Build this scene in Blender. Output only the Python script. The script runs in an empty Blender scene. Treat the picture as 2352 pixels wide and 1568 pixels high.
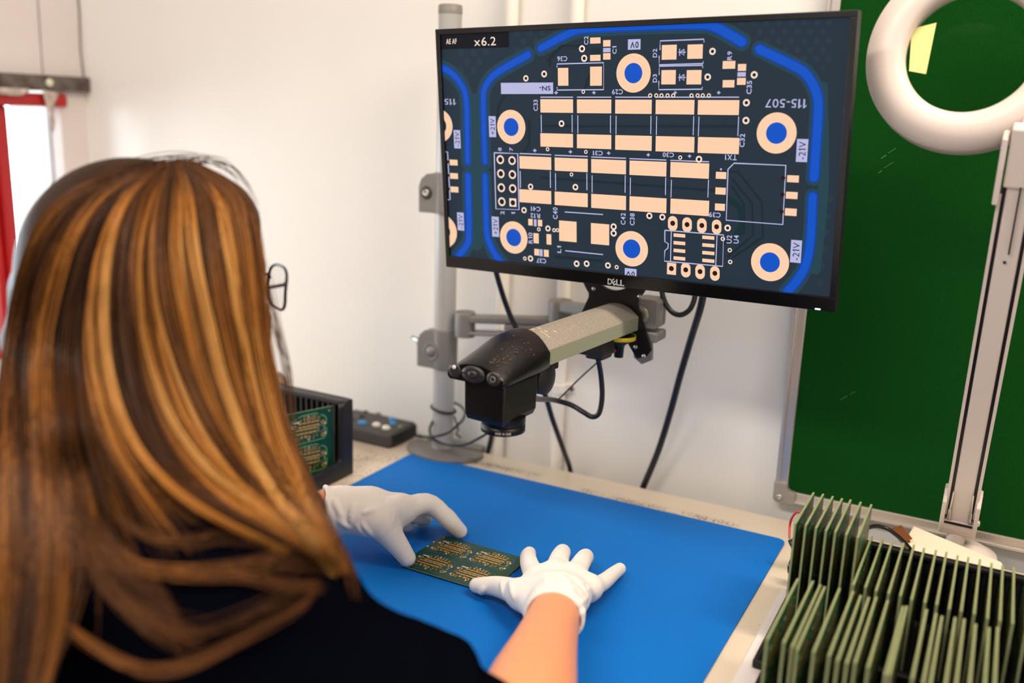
import bpy, math, random
import numpy as np
from mathutils import Vector, Matrix, noise
from mathutils.bvhtree import BVHTree

random.seed(7); rng = np.random.default_rng(11)
SC = bpy.context.scene
COL = SC.collection

# ------------------------------------------------------------------ camera
FPX, CX, CY = 2151.0, 1176.0, 784.0            # focal length and centre for a 2352 x 1568 frame
RM = np.array([[0.88102854, 0.14013166, -0.45183164],
               [0.47181624, -0.19099121, 0.86076233],
               [0.03432418, -0.97153769, -0.2343851]])   # camera (right, down, forward) -> world
CAM = np.array([0.0, 0.0, 1.30])
cam_data = bpy.data.cameras.new('camera')
cam_data.sensor_width = 36.0
cam_data.lens = 36.0 * FPX / 2352.0
cam_data.clip_start = 0.02
cam_data.dof.use_dof = True
cam_data.dof.focus_distance = 1.13
cam_data.dof.aperture_fstop = 2.1
camera = bpy.data.objects.new('camera', cam_data)
M4 = Matrix([[RM[0][0], -RM[0][1], -RM[0][2], CAM[0]],
             [RM[1][0], -RM[1][1], -RM[1][2], CAM[1]],
             [RM[2][0], -RM[2][1], -RM[2][2], CAM[2]],
             [0, 0, 0, 1]])
camera.matrix_world = M4
COL.objects.link(camera)
SC.camera = camera

# ------------------------------------------------------------------ colour management
SC.view_settings.view_transform = 'Standard'
SC.view_settings.look = 'None'
SC.view_settings.exposure = 0.0
SC.view_settings.gamma = 1.0
SC.view_settings.use_curve_mapping = False
SC.cycles.use_denoising = True
SC.cycles.max_bounces = 7
SC.cycles.sample_clamp_indirect = 6.0

# ------------------------------------------------------------------ world and lights
world = bpy.data.worlds.new('sky'); SC.world = world
world.use_nodes = True
bg = world.node_tree.nodes['Background']
bg.inputs[0].default_value = (1.0, 0.97, 0.94, 1)
bg.inputs[1].default_value = 0.92

def area(name, loc, target, sx, sy, power, colr):
    l = bpy.data.lights.new(name, 'AREA'); l.shape = 'RECTANGLE'; l.size = sx; l.size_y = sy
    l.energy = power; l.color = colr
    o = bpy.data.objects.new(name, l); COL.objects.link(o)
    o.location = loc
    o.rotation_euler = (Vector(target) - Vector(loc)).to_track_quat('-Z', 'Y').to_euler()
    return o
area('daylight_window', (-3.3, 1.15, 1.60), (-0.6, 0.9, 1.0), 3.6, 2.0, 205, (0.80, 0.91, 1.0))
area('ceiling_lamp', (0.55, 0.75, 2.42), (0.45, 0.75, 0.0), 0.3, 1.3, 40, (1.0, 0.84, 0.68))
area('ceiling_lamp', (-0.75, -0.4, 2.42), (-0.75, -0.4, 0.0), 1.3, 0.3, 36, (1.0, 0.93, 0.85))

# ------------------------------------------------------------------ helpers: pixels on real planes -> points
def ray(px, py): return RM @ np.array([px - CX, py - CY, FPX])
def on(px, py, axis, val):
    d = ray(px, py); return CAM + d * ((val - CAM[axis]) / d[axis])
def dp(px, py, d): return CAM + ray(px, py) / FPX * d

def lin(c):
    return tuple(((v / 255) / 12.92 if v / 255 <= 0.04045 else ((v / 255 + 0.055) / 1.055) ** 2.4) for v in c)

# ------------------------------------------------------------------ helpers: materials
def nodes_of(m):
    m.use_nodes = True
    return m.node_tree.nodes, m.node_tree.links, m.node_tree.nodes['Principled BSDF']
def mat(name, c, rough=0.5, metal=0.0, var=0.0, vscale=30.0, bump=0.0, bscale=200.0, spec=0.5, c2=None, coat=0.0, emit=None, estr=1.0):
    """c in sRGB 0-255; var mixes towards c2 with noise; bump is procedural noise."""
    m = bpy.data.materials.new(name); n, l, b = nodes_of(m)
    L = lin(c); b.inputs['Base Color'].default_value = (*L, 1)
    b.inputs['Roughness'].default_value = rough; b.inputs['Metallic'].default_value = metal
    b.inputs['Specular IOR Level'].default_value = spec
    b.inputs['Coat Weight'].default_value = coat
    tc = n.new('ShaderNodeTexCoord')
    if var > 0:
        nz = n.new('ShaderNodeTexNoise'); nz.inputs['Scale'].default_value = vscale; nz.inputs['Detail'].default_value = 5
        l.new(tc.outputs['Object'], nz.inputs['Vector'])
        rp = n.new('ShaderNodeValToRGB'); rp.color_ramp.elements[0].position = 0.35; rp.color_ramp.elements[1].position = 0.7
        C2 = lin(c2) if c2 else tuple(v * 0.6 for v in L)
        rp.color_ramp.elements[0].color = (*L, 1)
        rp.color_ramp.elements[1].color = (*[a * (1 - var) + d * var for a, d in zip(L, C2)], 1)
        l.new(nz.outputs['Fac'], rp.inputs['Fac']); l.new(rp.outputs['Color'], b.inputs['Base Color'])
    if bump > 0:
        nb = n.new('ShaderNodeTexNoise'); nb.inputs['Scale'].default_value = bscale; nb.inputs['Detail'].default_value = 4
        l.new(tc.outputs['Object'], nb.inputs['Vector'])
        bp = n.new('ShaderNodeBump'); bp.inputs['Strength'].default_value = bump; bp.inputs['Distance'].default_value = 0.002
        l.new(nb.outputs['Fac'], bp.inputs['Height']); l.new(bp.outputs['Normal'], b.inputs['Normal'])
    if emit is not None:
        b.inputs['Emission Color'].default_value = (*lin(emit), 1); b.inputs['Emission Strength'].default_value = estr
    return m
def glow(name, c):
    """a colour shown by the monitor's lit panel"""
    m = bpy.data.materials.new(name); n, l, b = nodes_of(m)
    b.inputs['Base Color'].default_value = (0.004, 0.004, 0.005, 1); b.inputs['Roughness'].default_value = 0.5
    b.inputs['Specular IOR Level'].default_value = 0.1
    b.inputs['Emission Color'].default_value = (*lin(c), 1); b.inputs['Emission Strength'].default_value = 1.0
    return m

# ------------------------------------------------------------------ helpers: meshes
class MB:
    def __init__(s): s.v = []; s.f = []; s.m = []; s.sm = []
    def add(s, vs, fs, mi=0, smooth=False):
        o = len(s.v); s.v += [tuple(map(float, p)) for p in vs]
        for f in fs: s.f.append(tuple(i + o for i in f)); s.m.append(mi); s.sm.append(smooth)
    def box(s, lo, hi, mi=0, T=None):
        x0, y0, z0 = lo; x1, y1, z1 = hi
        P = [(x0, y0, z0), (x1, y0, z0), (x1, y1, z0), (x0, y1, z0), (x0, y0, z1), (x1, y0, z1), (x1, y1, z1), (x0, y1, z1)]
        if T: P = [T @ Vector(p) for p in P]
        s.add(P, [(0, 3, 2, 1), (4, 5, 6, 7), (0, 1, 5, 4), (1, 2, 6, 5), (2, 3, 7, 6), (3, 0, 4, 7)], mi)
    def prism(s, poly, z0, z1, mi=0, T=None, ax='z'):
        """poly in 2D extruded along an axis"""
        n = len(poly)
        def P(p, h):
            q = (p[0], p[1], h) if ax == 'z' else ((p[0], h, p[1]) if ax == 'y' else (h, p[0], p[1]))
            return T @ Vector(q) if T else q
        vs = [P(p, z0) for p in poly] + [P(p, z1) for p in poly]
        fs = [tuple(range(n - 1, -1, -1)), tuple(range(n, 2 * n))] + [(i, (i + 1) % n, n + (i + 1) % n, n + i) for i in range(n)]
        if ax == 'y': fs = [tuple(reversed(f)) for f in fs]
        s.add(vs, fs, mi)
    def tube(s, pts, r, seg=10, mi=0, cap=True, closed=False):
        pts = [Vector(p) for p in pts]; n = len(pts)
        rr = r if isinstance(r, (list, tuple, np.ndarray)) else [r] * n
        ref = None; vs = []
        for i, p in enumerate(pts):
            a = pts[max(i - 1, 0)] if not closed else pts[i - 1]
            b = pts[min(i + 1, n - 1)] if not closed else pts[(i + 1) % n]
            t = (b - a).normalized()
            if ref is None:
                ref = t.orthogonal().normalized()
            ref = (ref - t * ref.dot(t))
            if ref.length < 1e-6: ref = t.orthogonal()
            ref.normalize(); w = t.cross(ref)
            for k in range(seg):
                an = 2 * math.pi * k / seg
                vs.append(p + (ref * math.cos(an) + w * math.sin(an)) * rr[i])
        fs = []
        m = n if closed else n - 1
        for i in range(m):
            j = (i + 1) % n
            for k in range(seg):
                k2 = (k + 1) % seg
                fs.append((i * seg + k, i * seg + k2, j * seg + k2, j * seg + k))
        s.add(vs, fs, mi, True)
        if cap and not closed:
            s.add(vs[:seg], [tuple(range(seg - 1, -1, -1))], mi)
            s.add(vs[-seg:], [tuple(range(seg))], mi)
    def lathe(s, prof, seg=32, mi=0, T=None, cap=True):
        """prof = [(r, z)...] about local z"""
        vs = []
        for r, z in prof:
            for k in range(seg):
                a = 2 * math.pi * k / seg
                p = Vector((r * math.cos(a), r * math.sin(a), z)); vs.append(T @ p if T else p)
        fs = []
        for i in range(len(prof) - 1):
            for k in range(seg):
                k2 = (k + 1) % seg
                fs.append((i * seg + k, i * seg + k2, (i + 1) * seg + k2, (i + 1) * seg + k))
        s.add(vs, fs, mi, True)
        if cap:
            if prof[0][0] > 1e-5: s.add(vs[:seg], [tuple(range(seg - 1, -1, -1))], mi)
            if prof[-1][0] > 1e-5: s.add(vs[-seg:], [tuple(range(seg))], mi)
    def build(s, name, mats, parent=None, bevel=0.0, bseg=2, auto=40):
        me = bpy.data.meshes.new(name); me.from_pydata(s.v, [], s.f)
        if not isinstance(mats, (list, tuple)): mats = [mats]
        for m in mats: me.materials.append(m)
        me.polygons.foreach_set('material_index', s.m)
        me.polygons.foreach_set('use_smooth', s.sm)
        me.update()
        o = bpy.data.objects.new(name, me); COL.objects.link(o)
        if parent is not None:
            o.parent = parent
        if bevel > 0:
            b = o.modifiers.new('bevel', 'BEVEL'); b.width = bevel; b.segments = bseg; b.limit_method = 'ANGLE'; b.angle_limit = math.radians(auto)
            b.harden_normals = False
        return o
def empty(name, loc=(0, 0, 0), rot=(0, 0, 0), label=None, cat=None, group=None):
    o = bpy.data.objects.new(name, None); COL.objects.link(o); o.location = loc; o.rotation_euler = rot
    o.empty_display_size = 0.02
    if label: tag(o, label, cat, group)
    return o
def tag(o, label, cat, group=None):
    o['label'] = label; o['category'] = cat
    if group: o['group'] = group
    return o
def structure(o): o['kind'] = 'structure'; return o
def np_mesh(name, V, F, mats, parent=None, smooth=True):
    me = bpy.data.meshes.new(name)
    V = np.asarray(V, dtype=np.float32); F = np.asarray(F, dtype=np.int32); k = F.shape[1]
    me.vertices.add(len(V)); me.vertices.foreach_set('co', V.ravel())
    me.loops.add(F.size); me.loops.foreach_set('vertex_index', F.ravel())
    me.polygons.add(len(F)); me.polygons.foreach_set('loop_start', np.arange(0, F.size, k, dtype=np.int32))
    me.polygons.foreach_set('use_smooth', np.full(len(F), smooth))
    if not isinstance(mats, (list, tuple)): mats = [mats]
    for m in mats: me.materials.append(m)
    me.update(calc_edges=True); me.validate()
    o = bpy.data.objects.new(name, me); COL.objects.link(o)
    if parent is not None: o.parent = parent
    return o
def spline(pts, n=40):
    """Catmull-Rom through points (any dimension)"""
    P = [np.array(p, float) for p in pts]
    P = [2 * P[0] - P[1]] + P + [2 * P[-1] - P[-2]]
    out = []; segs = len(P) - 3
    for i in range(n):
        t = i / (n - 1) * segs; k = min(int(t), segs - 1); u = t - k
        a, b, c, d = P[k:k + 4]
        out.append(0.5 * ((2 * b) + (c - a) * u + (2 * a - 5 * b + 4 * c - d) * u * u + (3 * b - a - 3 * c + d) * u ** 3))
    return np.array(out)

_gl = {}; _txt = {}
def glyph(ch, off):
    """outline mesh of one character in font units, starting at x = 0"""
    if (ch, off) in _gl: return _gl[ch, off]
    if ch == '1':
        t = 0.055 + off
        V = np.array([(.20 - t, 0), (.20 + t, 0), (.20 + t, .73), (.20 - t * .3, .73), (.02, .56), (.02, .56 - 1.9 * t), (.20 - t, .60)]); F = [(0, 1, 2, 6), (6, 2, 3), (3, 4, 5, 6)]
        V[:, 0] -= .02; r = (V, F, .20 + t)
    else:
        cu = bpy.data.curves.new('t', 'FONT'); cu.body = ch; cu.size = 1.0; cu.resolution_u = 3; cu.offset = off
        o = bpy.data.objects.new('t', cu); COL.objects.link(o)
        dg = bpy.context.evaluated_depsgraph_get(); dg.update()
        me = bpy.data.meshes.new_from_object(o.evaluated_get(dg))
        V = np.array([v.co[:2] for v in me.vertices]); F = [tuple(q.vertices) for q in me.polygons]
        x0, x1 = V[:, 0].min(), V[:, 0].max(); V[:, 0] -= x0; r = (V, F, x1 - x0)
        bpy.data.objects.remove(o); bpy.data.curves.remove(cu); bpy.data.meshes.remove(me)
    _gl[ch, off] = r; return r
def text_poly(s, bold=False):
    """flat outline mesh of a text, normalised to width 1 and height 1 around its centre"""
    if (s, bold) in _txt: return _txt[s, bold]
    off = 0.022 if bold else 0.003; X = 0.0; VS = []; FS = []; n = 0
    for ch in s:
        if ch == ' ': X += 0.30; continue
        V, F, w = glyph(ch, off); V = V.copy(); V[:, 0] += X; VS.append(V); FS += [tuple(i + n for i in f) for f in F]; n += len(V); X += w + 0.10
    V = np.concatenate(VS); lo, hi = V.min(0), V.max(0)
    V = (V - (lo + hi) / 2) / np.maximum(hi - lo, 1e-6)
    _txt[s, bold] = (V, FS); return V, FS

# ------------------------------------------------------------------ helpers: smooth solids (signed distance field -> surface nets)
class Field:
    def __init__(s, lo, hi, h):
        s.lo = np.array(lo, float); s.h = h
        s.n = np.ceil((np.array(hi) - s.lo) / h).astype(int) + 1
        s.ax = [s.lo[i] + h * np.arange(s.n[i]) for i in range(3)]
        s.D = np.full(s.n, 0.05, dtype=np.float32)
    def _sub(s, lo, hi):
        a = [max(int((lo[i] - s.lo[i]) / s.h), 0) for i in range(3)]
        b = [min(int((hi[i] - s.lo[i]) / s.h) + 2, s.n[i]) for i in range(3)]
        if any(b[i] <= a[i] for i in range(3)): return None
        sl = tuple(slice(a[i], b[i]) for i in range(3))
        X, Y, Z = np.meshgrid(s.ax[0][sl[0]], s.ax[1][sl[1]], s.ax[2][sl[2]], indexing='ij')
        return sl, X, Y, Z
    def _put(s, sl, d, k, sub):
        A = s.D[sl]
        if sub:
            d = -d; hh = np.maximum(k - np.abs(A - d), 0) / k; s.D[sl] = np.maximum(A, d) + hh * hh * k / 4
        else:
            hh = np.maximum(k - np.abs(A - d), 0) / k; s.D[sl] = np.minimum(A, d) - hh * hh * k / 4
    def cone(s, a, b, ra, rb, k=0.01, sub=False, flat=None):
        """tapered capsule; flat=(axis vector, factor) squashes it along a direction"""
        a = np.array(a, float); b = np.array(b, float); m = max(ra, rb) * 1.3 + k + 0.01
        g = s._sub(np.minimum(a, b) - m, np.maximum(a, b) + m)
        if g is None: return
        sl, X, Y, Z = g; d = b - a; L2 = max(d @ d, 1e-9)
        t = np.clip(((X - a[0]) * d[0] + (Y - a[1]) * d[1] + (Z - a[2]) * d[2]) / L2, 0, 1)
        px, py, pz = X - a[0] - d[0] * t, Y - a[1] - d[1] * t, Z - a[2] - d[2] * t
        if flat is not None:
            w = np.array(flat[0], float); w /= np.linalg.norm(w); q = (px * w[0] + py * w[1] + pz * w[2]); e = 1 / flat[1] - 1
            px, py, pz = px + w[0] * q * e, py + w[1] * q * e, pz + w[2] * q * e
        s._put(sl, np.sqrt(px * px + py * py + pz * pz) - (ra + (rb - ra) * t), k, sub)
    def chain(s, pts, rs, k=0.01, **kw):
        for i in range(len(pts) - 1): s.cone(pts[i], pts[i + 1], rs[i], rs[i + 1], k, **kw)
    def limb(s, pts, rs, k=0.01, n=14):
        """one smoothly bent tapering limb or finger, joined to the rest as a whole"""
        Q = spline([tuple(p) for p in pts], n); R_ = spline([(r,) for r in rs], n)[:, 0]
        m = max(rs) * 1.3 + k + 0.01; g = s._sub(Q.min(0) - m, Q.max(0) + m); sl, X, Y, Z = g; D_ = None
        for i in range(n - 1):
            a, d = Q[i], Q[i + 1] - Q[i]; t = np.clip(((X - a[0]) * d[0] + (Y - a[1]) * d[1] + (Z - a[2]) * d[2]) / max(d @ d, 1e-12), 0, 1)
            e = np.sqrt((X - a[0] - d[0] * t) ** 2 + (Y - a[1] - d[1] * t) ** 2 + (Z - a[2] - d[2] * t) ** 2) - (R_[i] + (R_[i + 1] - R_[i]) * t)
            D_ = e if D_ is None else np.minimum(D_, e)
        s._put(sl, D_, k, False)
    def ell(s, c, r, axes=None, k=0.01, sub=False):
        c = np.array(c, float); r = np.array(r, float); m = r.max() + k + 0.01
        g = s._sub(c - m, c + m)
        if g is None: return
        sl, X, Y, Z = g; A = np.eye(3) if axes is None else np.array(axes, float)
        X, Y, Z = X - c[0], Y - c[1], Z - c[2]
        u = (X * A[0][0] + Y * A[0][1] + Z * A[0][2]) / r[0]
        v = (X * A[1][0] + Y * A[1][1] + Z * A[1][2]) / r[1]
        w = (X * A[2][0] + Y * A[2][1] + Z * A[2][2]) / r[2]
        k0 = np.sqrt(u * u + v * v + w * w)
        k1 = np.sqrt((u / r[0]) ** 2 + (v / r[1]) ** 2 + (w / r[2]) ** 2)
        s._put(sl, k0 * (k0 - 1) / np.maximum(k1, 1e-6), k, sub)
    def half(s, p, n):
        """cut away everything on the side n of point p"""
        p = np.array(p); n = np.array(n, float); n /= np.linalg.norm(n)
        X, Y, Z = np.meshgrid(*s.ax, indexing='ij')
        s.D = np.maximum(s.D, ((X - p[0]) * n[0] + (Y - p[1]) * n[1] + (Z - p[2]) * n[2]).astype(np.float32))
    def mesh(s):
        D = s.D; D[0] = D[-1] = 0.05; D[:, 0] = D[:, -1] = 0.05; D[:, :, 0] = D[:, :, -1] = 0.05
        I = D < 0; n = D.shape
        cs = np.zeros([x - 1 for x in n], dtype=np.int8)
        offs = [(i, j, k) for i in (0, 1) for j in (0, 1) for k in (0, 1)]
        for o in offs: cs += I[o[0]:n[0] - 1 + o[0], o[1]:n[1] - 1 + o[1], o[2]:n[2] - 1 + o[2]]
        act = (cs > 0) & (cs < 8); idx = np.full(act.shape, -1, dtype=np.int64)
        C = np.argwhere(act); idx[act] = np.arange(len(C))
        acc = np.zeros((len(C), 3)); cnt = np.zeros(len(C))
        for o in offs:
            for a in range(3):
                if o[a]: continue
                o2 = list(o); o2[a] = 1
                d0 = D[C[:, 0] + o[0], C[:, 1] + o[1], C[:, 2] + o[2]]; d1 = D[C[:, 0] + o2[0], C[:, 1] + o2[1], C[:, 2] + o2[2]]
                x = (d0 < 0) != (d1 < 0); t = np.where(x, d0 / np.where(x, d0 - d1, 1), 0)
                p = np.tile(np.array(o, float), (len(C), 1)); p[:, a] = t
                acc[x] += p[x]; cnt[x] += 1
        V = (C + acc / cnt[:, None]) * s.h + s.lo
        F = []
        for a in range(3):
            b, c = (a + 1) % 3, (a + 2) % 3
            sl0 = [slice(None)] * 3; sl1 = [slice(None)] * 3
            sl0[a] = slice(0, n[a] - 1); sl1[a] = slice(1, n[a])
            x = I[tuple(sl0)] != I[tuple(sl1)]
            E = np.argwhere(x); E = E[(E[:, b] > 0) & (E[:, c] > 0) & (E[:, b] < n[b] - 1) & (E[:, c] < n[c] - 1)]
            q = []
            for db, dc in ((-1, -1), (0, -1), (0, 0), (-1, 0)):
                e = E.copy(); e[:, b] += db; e[:, c] += dc; q.append(idx[e[:, 0], e[:, 1], e[:, 2]])
            q = np.stack(q, 1); inn = I[E[:, 0], E[:, 1], E[:, 2]]
            q[~inn] = q[~inn][:, ::-1]; F.append(q)
        return V, np.concatenate(F)
def sdf_obj(name, fld, m, parent=None, smooth_it=2):
    V, F = fld.mesh()
    o = np_mesh(name, V, F, m, parent)
    if smooth_it:
        md = o.modifiers.new('smooth', 'SMOOTH'); md.factor = 0.5; md.iterations = smooth_it
    return o, V, F

# ================================================================== the room
WY, WX, DZ = 1.33, -1.70, 0.75      # back wall, left wall, desk top
wall_m = mat('white_gloss_wall', (230, 227, 221), 0.32, var=0.25, vscale=3.0, c2=(212, 207, 200), bump=0.12, bscale=18, spec=0.4)
plaster_m = mat('plaster', (218, 208, 204), 0.7, var=0.3, vscale=5, c2=(196, 184, 178), bump=0.3, bscale=14)
floor_m = mat('grey_vinyl_floor', (120, 118, 114), 0.5, var=0.4, vscale=9)
b = MB(); b.box((WX - 0.25, WY, -0.0), (2.6, WY + 0.12, 2.5)); structure(b.build('wall_back', wall_m))
b = MB(); b.box((WX - 0.25, -2.6, -0.05), (2.6, WY + 0.12, 0.0)); structure(b.build('floor', floor_m))
b = MB(); b.box((WX - 0.25, -2.6, 2.5), (2.6, WY + 0.12, 2.55)); structure(b.build('ceiling', plaster_m))
# left wall: boxed plaster above the window, reveal between the window and the corner
ZT, YR = 1.285, 1.268
b = MB()
b.box((WX - 0.045, -2.6, 0.0), (WX, WY, 0.80))
b.box((WX - 0.045, YR, 0.80), (WX, WY, ZT + 0.03))
b.box((WX - 0.045, -2.6, ZT + 0.03), (WX, WY, 2.5))
b.box((WX - 0.045, -2.6, 0.80), (WX, -0.45, ZT + 0.03))
structure(b.build('wall_left', plaster_m))
red_m = mat('red_painted_metal', (172, 20, 22), 0.3, var=0.3, vscale=20, c2=(120, 12, 14))
rust_m = mat('weathered_steel', (112, 104, 98), 0.6, 0.4, var=0.9, vscale=40, c2=(62, 40, 34), bump=0.4, bscale=60)
glass_m = bpy.data.materials.new('window_glass'); n_, l_, b_ = nodes_of(glass_m)
b_.inputs['Transmission Weight'].default_value = 1.0; b_.inputs['Roughness'].default_value = 0.0; b_.inputs['IOR'].default_value = 1.01
win = structure(empty('window_1', (WX, 0.4, 0.8)))
def child(o, parent):
    o.parent = parent; o.matrix_parent_inverse = Matrix.Translation(-parent.location); return o
b = MB()
b.box((WX - 0.042, 1.138, 0.80), (WX - 0.006, 1.160, ZT)); b.box((WX - 0.042, 1.122, 0.80), (WX - 0.020, 1.138, ZT))
b.box((WX - 0.042, -0.45, 0.80), (WX - 0.006, 1.160, 0.84)); b.box((WX - 0.042, 0.30, 0.84), (WX - 0.012, 0.36, ZT))
child(b.build('window_frame', red_m, bevel=0.004), win)
b = MB(); b.box((WX - 0.034, -0.45, 0.84), (WX - 0.030, YR, ZT)); child(b.build('pane', glass_m), win)
b = MB(); b.box((WX - 0.04, -0.45, ZT), (WX + 0.012, 1.280, ZT + 0.026)); structure(b.build('trim_1', red_m, bevel=0.006))
b = MB(); b.box((WX - 0.02, -0.45, 1.316), (WX + 0.018, 1.329, 1.345)); structure(b.build('trim_2', rust_m, bevel=0.002))
# hairline joint in the boxing, screw head on the strip, flap of torn paper
b = MB(); b.tube([(WX + 0.0005, 1.236, 1.345), (WX + 0.0005, 1.240, 1.60), (WX + 0.0005, 1.244, 2.0)], 0.0008, 5); structure(b.build('trim_3', rust_m))
b = MB(); b.tube([(WX + 0.001, 1.3275, 1.345), (WX + 0.001, 1.3245, 1.40), (WX + 0.001, 1.328, 1.47), (WX + 0.001, 1.326, 1.60), (WX + 0.001, 1.3265, 2.0)], 0.0013, 5); structure(b.build('trim_4', rust_m))
T = Matrix.Translation((WX + 0.018, 1.236, 1.331)) @ Matrix.Rotation(math.pi / 2, 4, 'Y')
b = MB(); b.lathe([(0.0075, -0.001), (0.0075, 0.003), (0.005, 0.005), (0.0, 0.0055)], 20, T=T)
tag(b.build('screw_cap', mat('cream_plastic', (214, 208, 180), 0.4)), 'round cream screw cap on the rusty strip above the window', 'screw cap')
paper_m = mat('torn_paper', (206, 190, 178), 0.8, var=0.6, vscale=60, c2=(120, 108, 100))
def sheet(name, pts, th, m, nx):
    """small crumpled flap: quads strip given as left/right point pairs"""
    b = MB()
    L = spline([p[0] for p in pts], 18); R_ = spline([p[1] for p in pts], 18)
    f = np.array(nx) * th
    vs = []
    for i in range(18): vs += [L[i], (L[i] + R_[i]) / 2 + np.array(nx) * 0.004 * math.sin(i * 1.1), R_[i]]
    n = len(vs); vs2 = [v + f for v in vs]; fs = []
    for i in range(17):
        for k in (0, 1):
            a = i * 3 + k; fs.append((a, a + 1, a + 4, a + 3)); fs.append((n + a, n + a + 3, n + a + 4, n + a + 1))
        a = i * 3; fs.append((a, a + 3, n + a + 3, n + a)); a += 2; fs.append((a, n + a, n + a + 3, a + 3))
    b.add(vs + vs2, fs, 0, True); return b.build(name, m)
x_ = WX + 0.02
tag(sheet('paper_flap', [((x_, 1.218, 1.317), (x_, 1.255, 1.313)), ((x_, 1.224, 1.290), (x_, 1.241, 1.288)), ((x_ + .004, 1.226, 1.270), (x_, 1.240, 1.268)), ((x_, 1.231, 1.248), (x_, 1.240, 1.252)), ((x_, 1.234, 1.236), (x_, 1.235, 1.235))], 0.0006, paper_m, (1, 0, 0)),
    'torn strip of pale paper hanging below the rusty strip', 'paper')
tag(sheet('paper_strip', [((x_, 1.100, 1.318), (x_, 1.100, 1.308)), ((x_, 1.165, 1.318), (x_, 1.165, 1.304)), ((x_, 1.190, 1.318), (x_, 1.190, 1.312))], 0.0006, paper_m, (1, 0, 0)),
    'pale peeling strip under the rusty strip at far left', 'paper')

# conduits clipped on the wall
cond_m = mat('white_conduit', (232, 226, 216), 0.25, spec=0.6)
for cx_, lab in ((-0.712, 'white plastic conduit on wall, left one nearer the grey pole'), (-0.6035, 'white plastic conduit on wall, right one behind the monitor centre')):
    t = empty('wall_conduit', (cx_, WY - 0.012, 0.74), label=lab, cat='conduit', group='conduits on the back wall')
    b = MB(); b.tube([(0, 0, -0.55), (0, 0, 1.75)], 0.0105, 24); b.build('pipe', cond_m, t)
    for zz in ((0.137, 0.95) if cx_ > -0.65 else (0.95,)):
        b = MB(); pl = [(-0.024, 0.0115), (-0.024, 0.009), (-0.0125, 0.008), (-0.0125, 0.0)] + [(-0.0125 * math.cos(a), -0.0125 * math.sin(a)) for a in np.linspace(0.2, math.pi - 0.2, 9)] + [(0.0125, 0.0), (0.0125, 0.008), (0.024, 0.009), (0.024, 0.0115)]
        b.prism(pl, zz - 0.008, zz + 0.008); c = b.build('saddle_clip', cond_m, t, bevel=0.001)
        for sx in (-0.0185, 0.0185):
            b = MB(); b.lathe([(0.0045, 0), (0.0045, 0.0015), (0.002, 0.003), (0.0, 0.003)], 14, T=Matrix.Translation((sx, 0.0085, zz)) @ Matrix.Rotation(math.pi / 2, 4, 'X')); b.build('screw', rust_m, c)

# ================================================================== desk
desk_m = mat('cream_laminate', (206, 192, 172), 0.38, var=0.2, vscale=6, c2=(186, 172, 154), spec=0.45)
def add_specks(m, spans, colr):
    n, l, b = nodes_of(m)
    src = b.inputs['Base Color'].links[0].from_socket
    tc = n.new('ShaderNodeTexCoord'); sp = n.new('ShaderNodeSeparateXYZ'); l.new(tc.outputs['Object'], sp.inputs[0])
    nz = n.new('ShaderNodeTexNoise'); nz.inputs['Scale'].default_value = 260; nz.inputs['Detail'].default_value = 3; l.new(tc.outputs['Object'], nz.inputs['Vector'])
    nz2 = n.new('ShaderNodeTexNoise'); nz2.inputs['Scale'].default_value = 28; l.new(tc.outputs['Object'], nz2.inputs['Vector'])
    def rng_(sock, lo, hi, soft):
        a = n.new('ShaderNodeMapRange'); a.inputs['From Min'].default_value = lo - soft; a.inputs['From Max'].default_value = lo + soft; l.new(sock, a.inputs['Value'])
        c = n.new('ShaderNodeMapRange'); c.inputs['From Min'].default_value = hi + soft; c.inputs['From Max'].default_value = hi - soft; l.new(sock, c.inputs['Value'])
        p = n.new('ShaderNodeMath'); p.operation = 'MULTIPLY'; l.new(a.outputs[0], p.inputs[0]); l.new(c.outputs[0], p.inputs[1]); return p.outputs[0]
    tot = None
    for (x0, x1, y0, y1, thr) in spans:
        mx = rng_(sp.outputs['X'], x0, x1, 0.008); my = rng_(sp.outputs['Y'], y0, y1, 0.006)
        p = n.new('ShaderNodeMath'); p.operation = 'MULTIPLY'; l.new(mx, p.inputs[0]); l.new(my, p.inputs[1])
        g = n.new('ShaderNodeMath'); g.operation = 'GREATER_THAN'
        ad = n.new('ShaderNodeMath'); ad.operation = 'MULTIPLY_ADD'; l.new(nz2.outputs['Fac'], ad.inputs[0]); ad.inputs[1].default_value = 0.5; l.new(nz.outputs['Fac'], ad.inputs[2])
        l.new(ad.outputs[0], g.inputs[0]); g.inputs[1].default_value = thr
        q = n.new('ShaderNodeMath'); q.operation = 'MULTIPLY'; l.new(p.outputs[0], q.inputs[0]); l.new(g.outputs[0], q.inputs[1])
        if tot is None: tot = q.outputs[0]
        else:
            r_ = n.new('ShaderNodeMath'); r_.operation = 'MAXIMUM'; l.new(tot, r_.inputs[0]); l.new(q.outputs[0], r_.inputs[1]); tot = r_.outputs[0]
    mx = n.new('ShaderNodeMix'); mx.data_type = 'RGBA'; l.new(tot, mx.inputs['Factor']); l.new(src, mx.inputs[6]); mx.inputs[7].default_value = (*lin(colr), 1)
    l.new(mx.outputs[2], b.inputs['Base Color'])
add_specks(desk_m, [(-0.90, -0.823, 1.10, 1.20, 0.86), (-0.74, -0.60, 1.236, 1.256, 0.78), (-0.52, -0.28, 1.226, 1.240, 0.76), (-0.885, -0.823, 0.98, 1.10, 0.86), (-0.215, -0.17, 0.95, 1.05, 0.95)], (126, 108, 90))
t = empty('desk', (-0.4, 0.95, 0), label='cream laminate desk top along the back wall under the blue mat', cat='desk')
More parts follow.
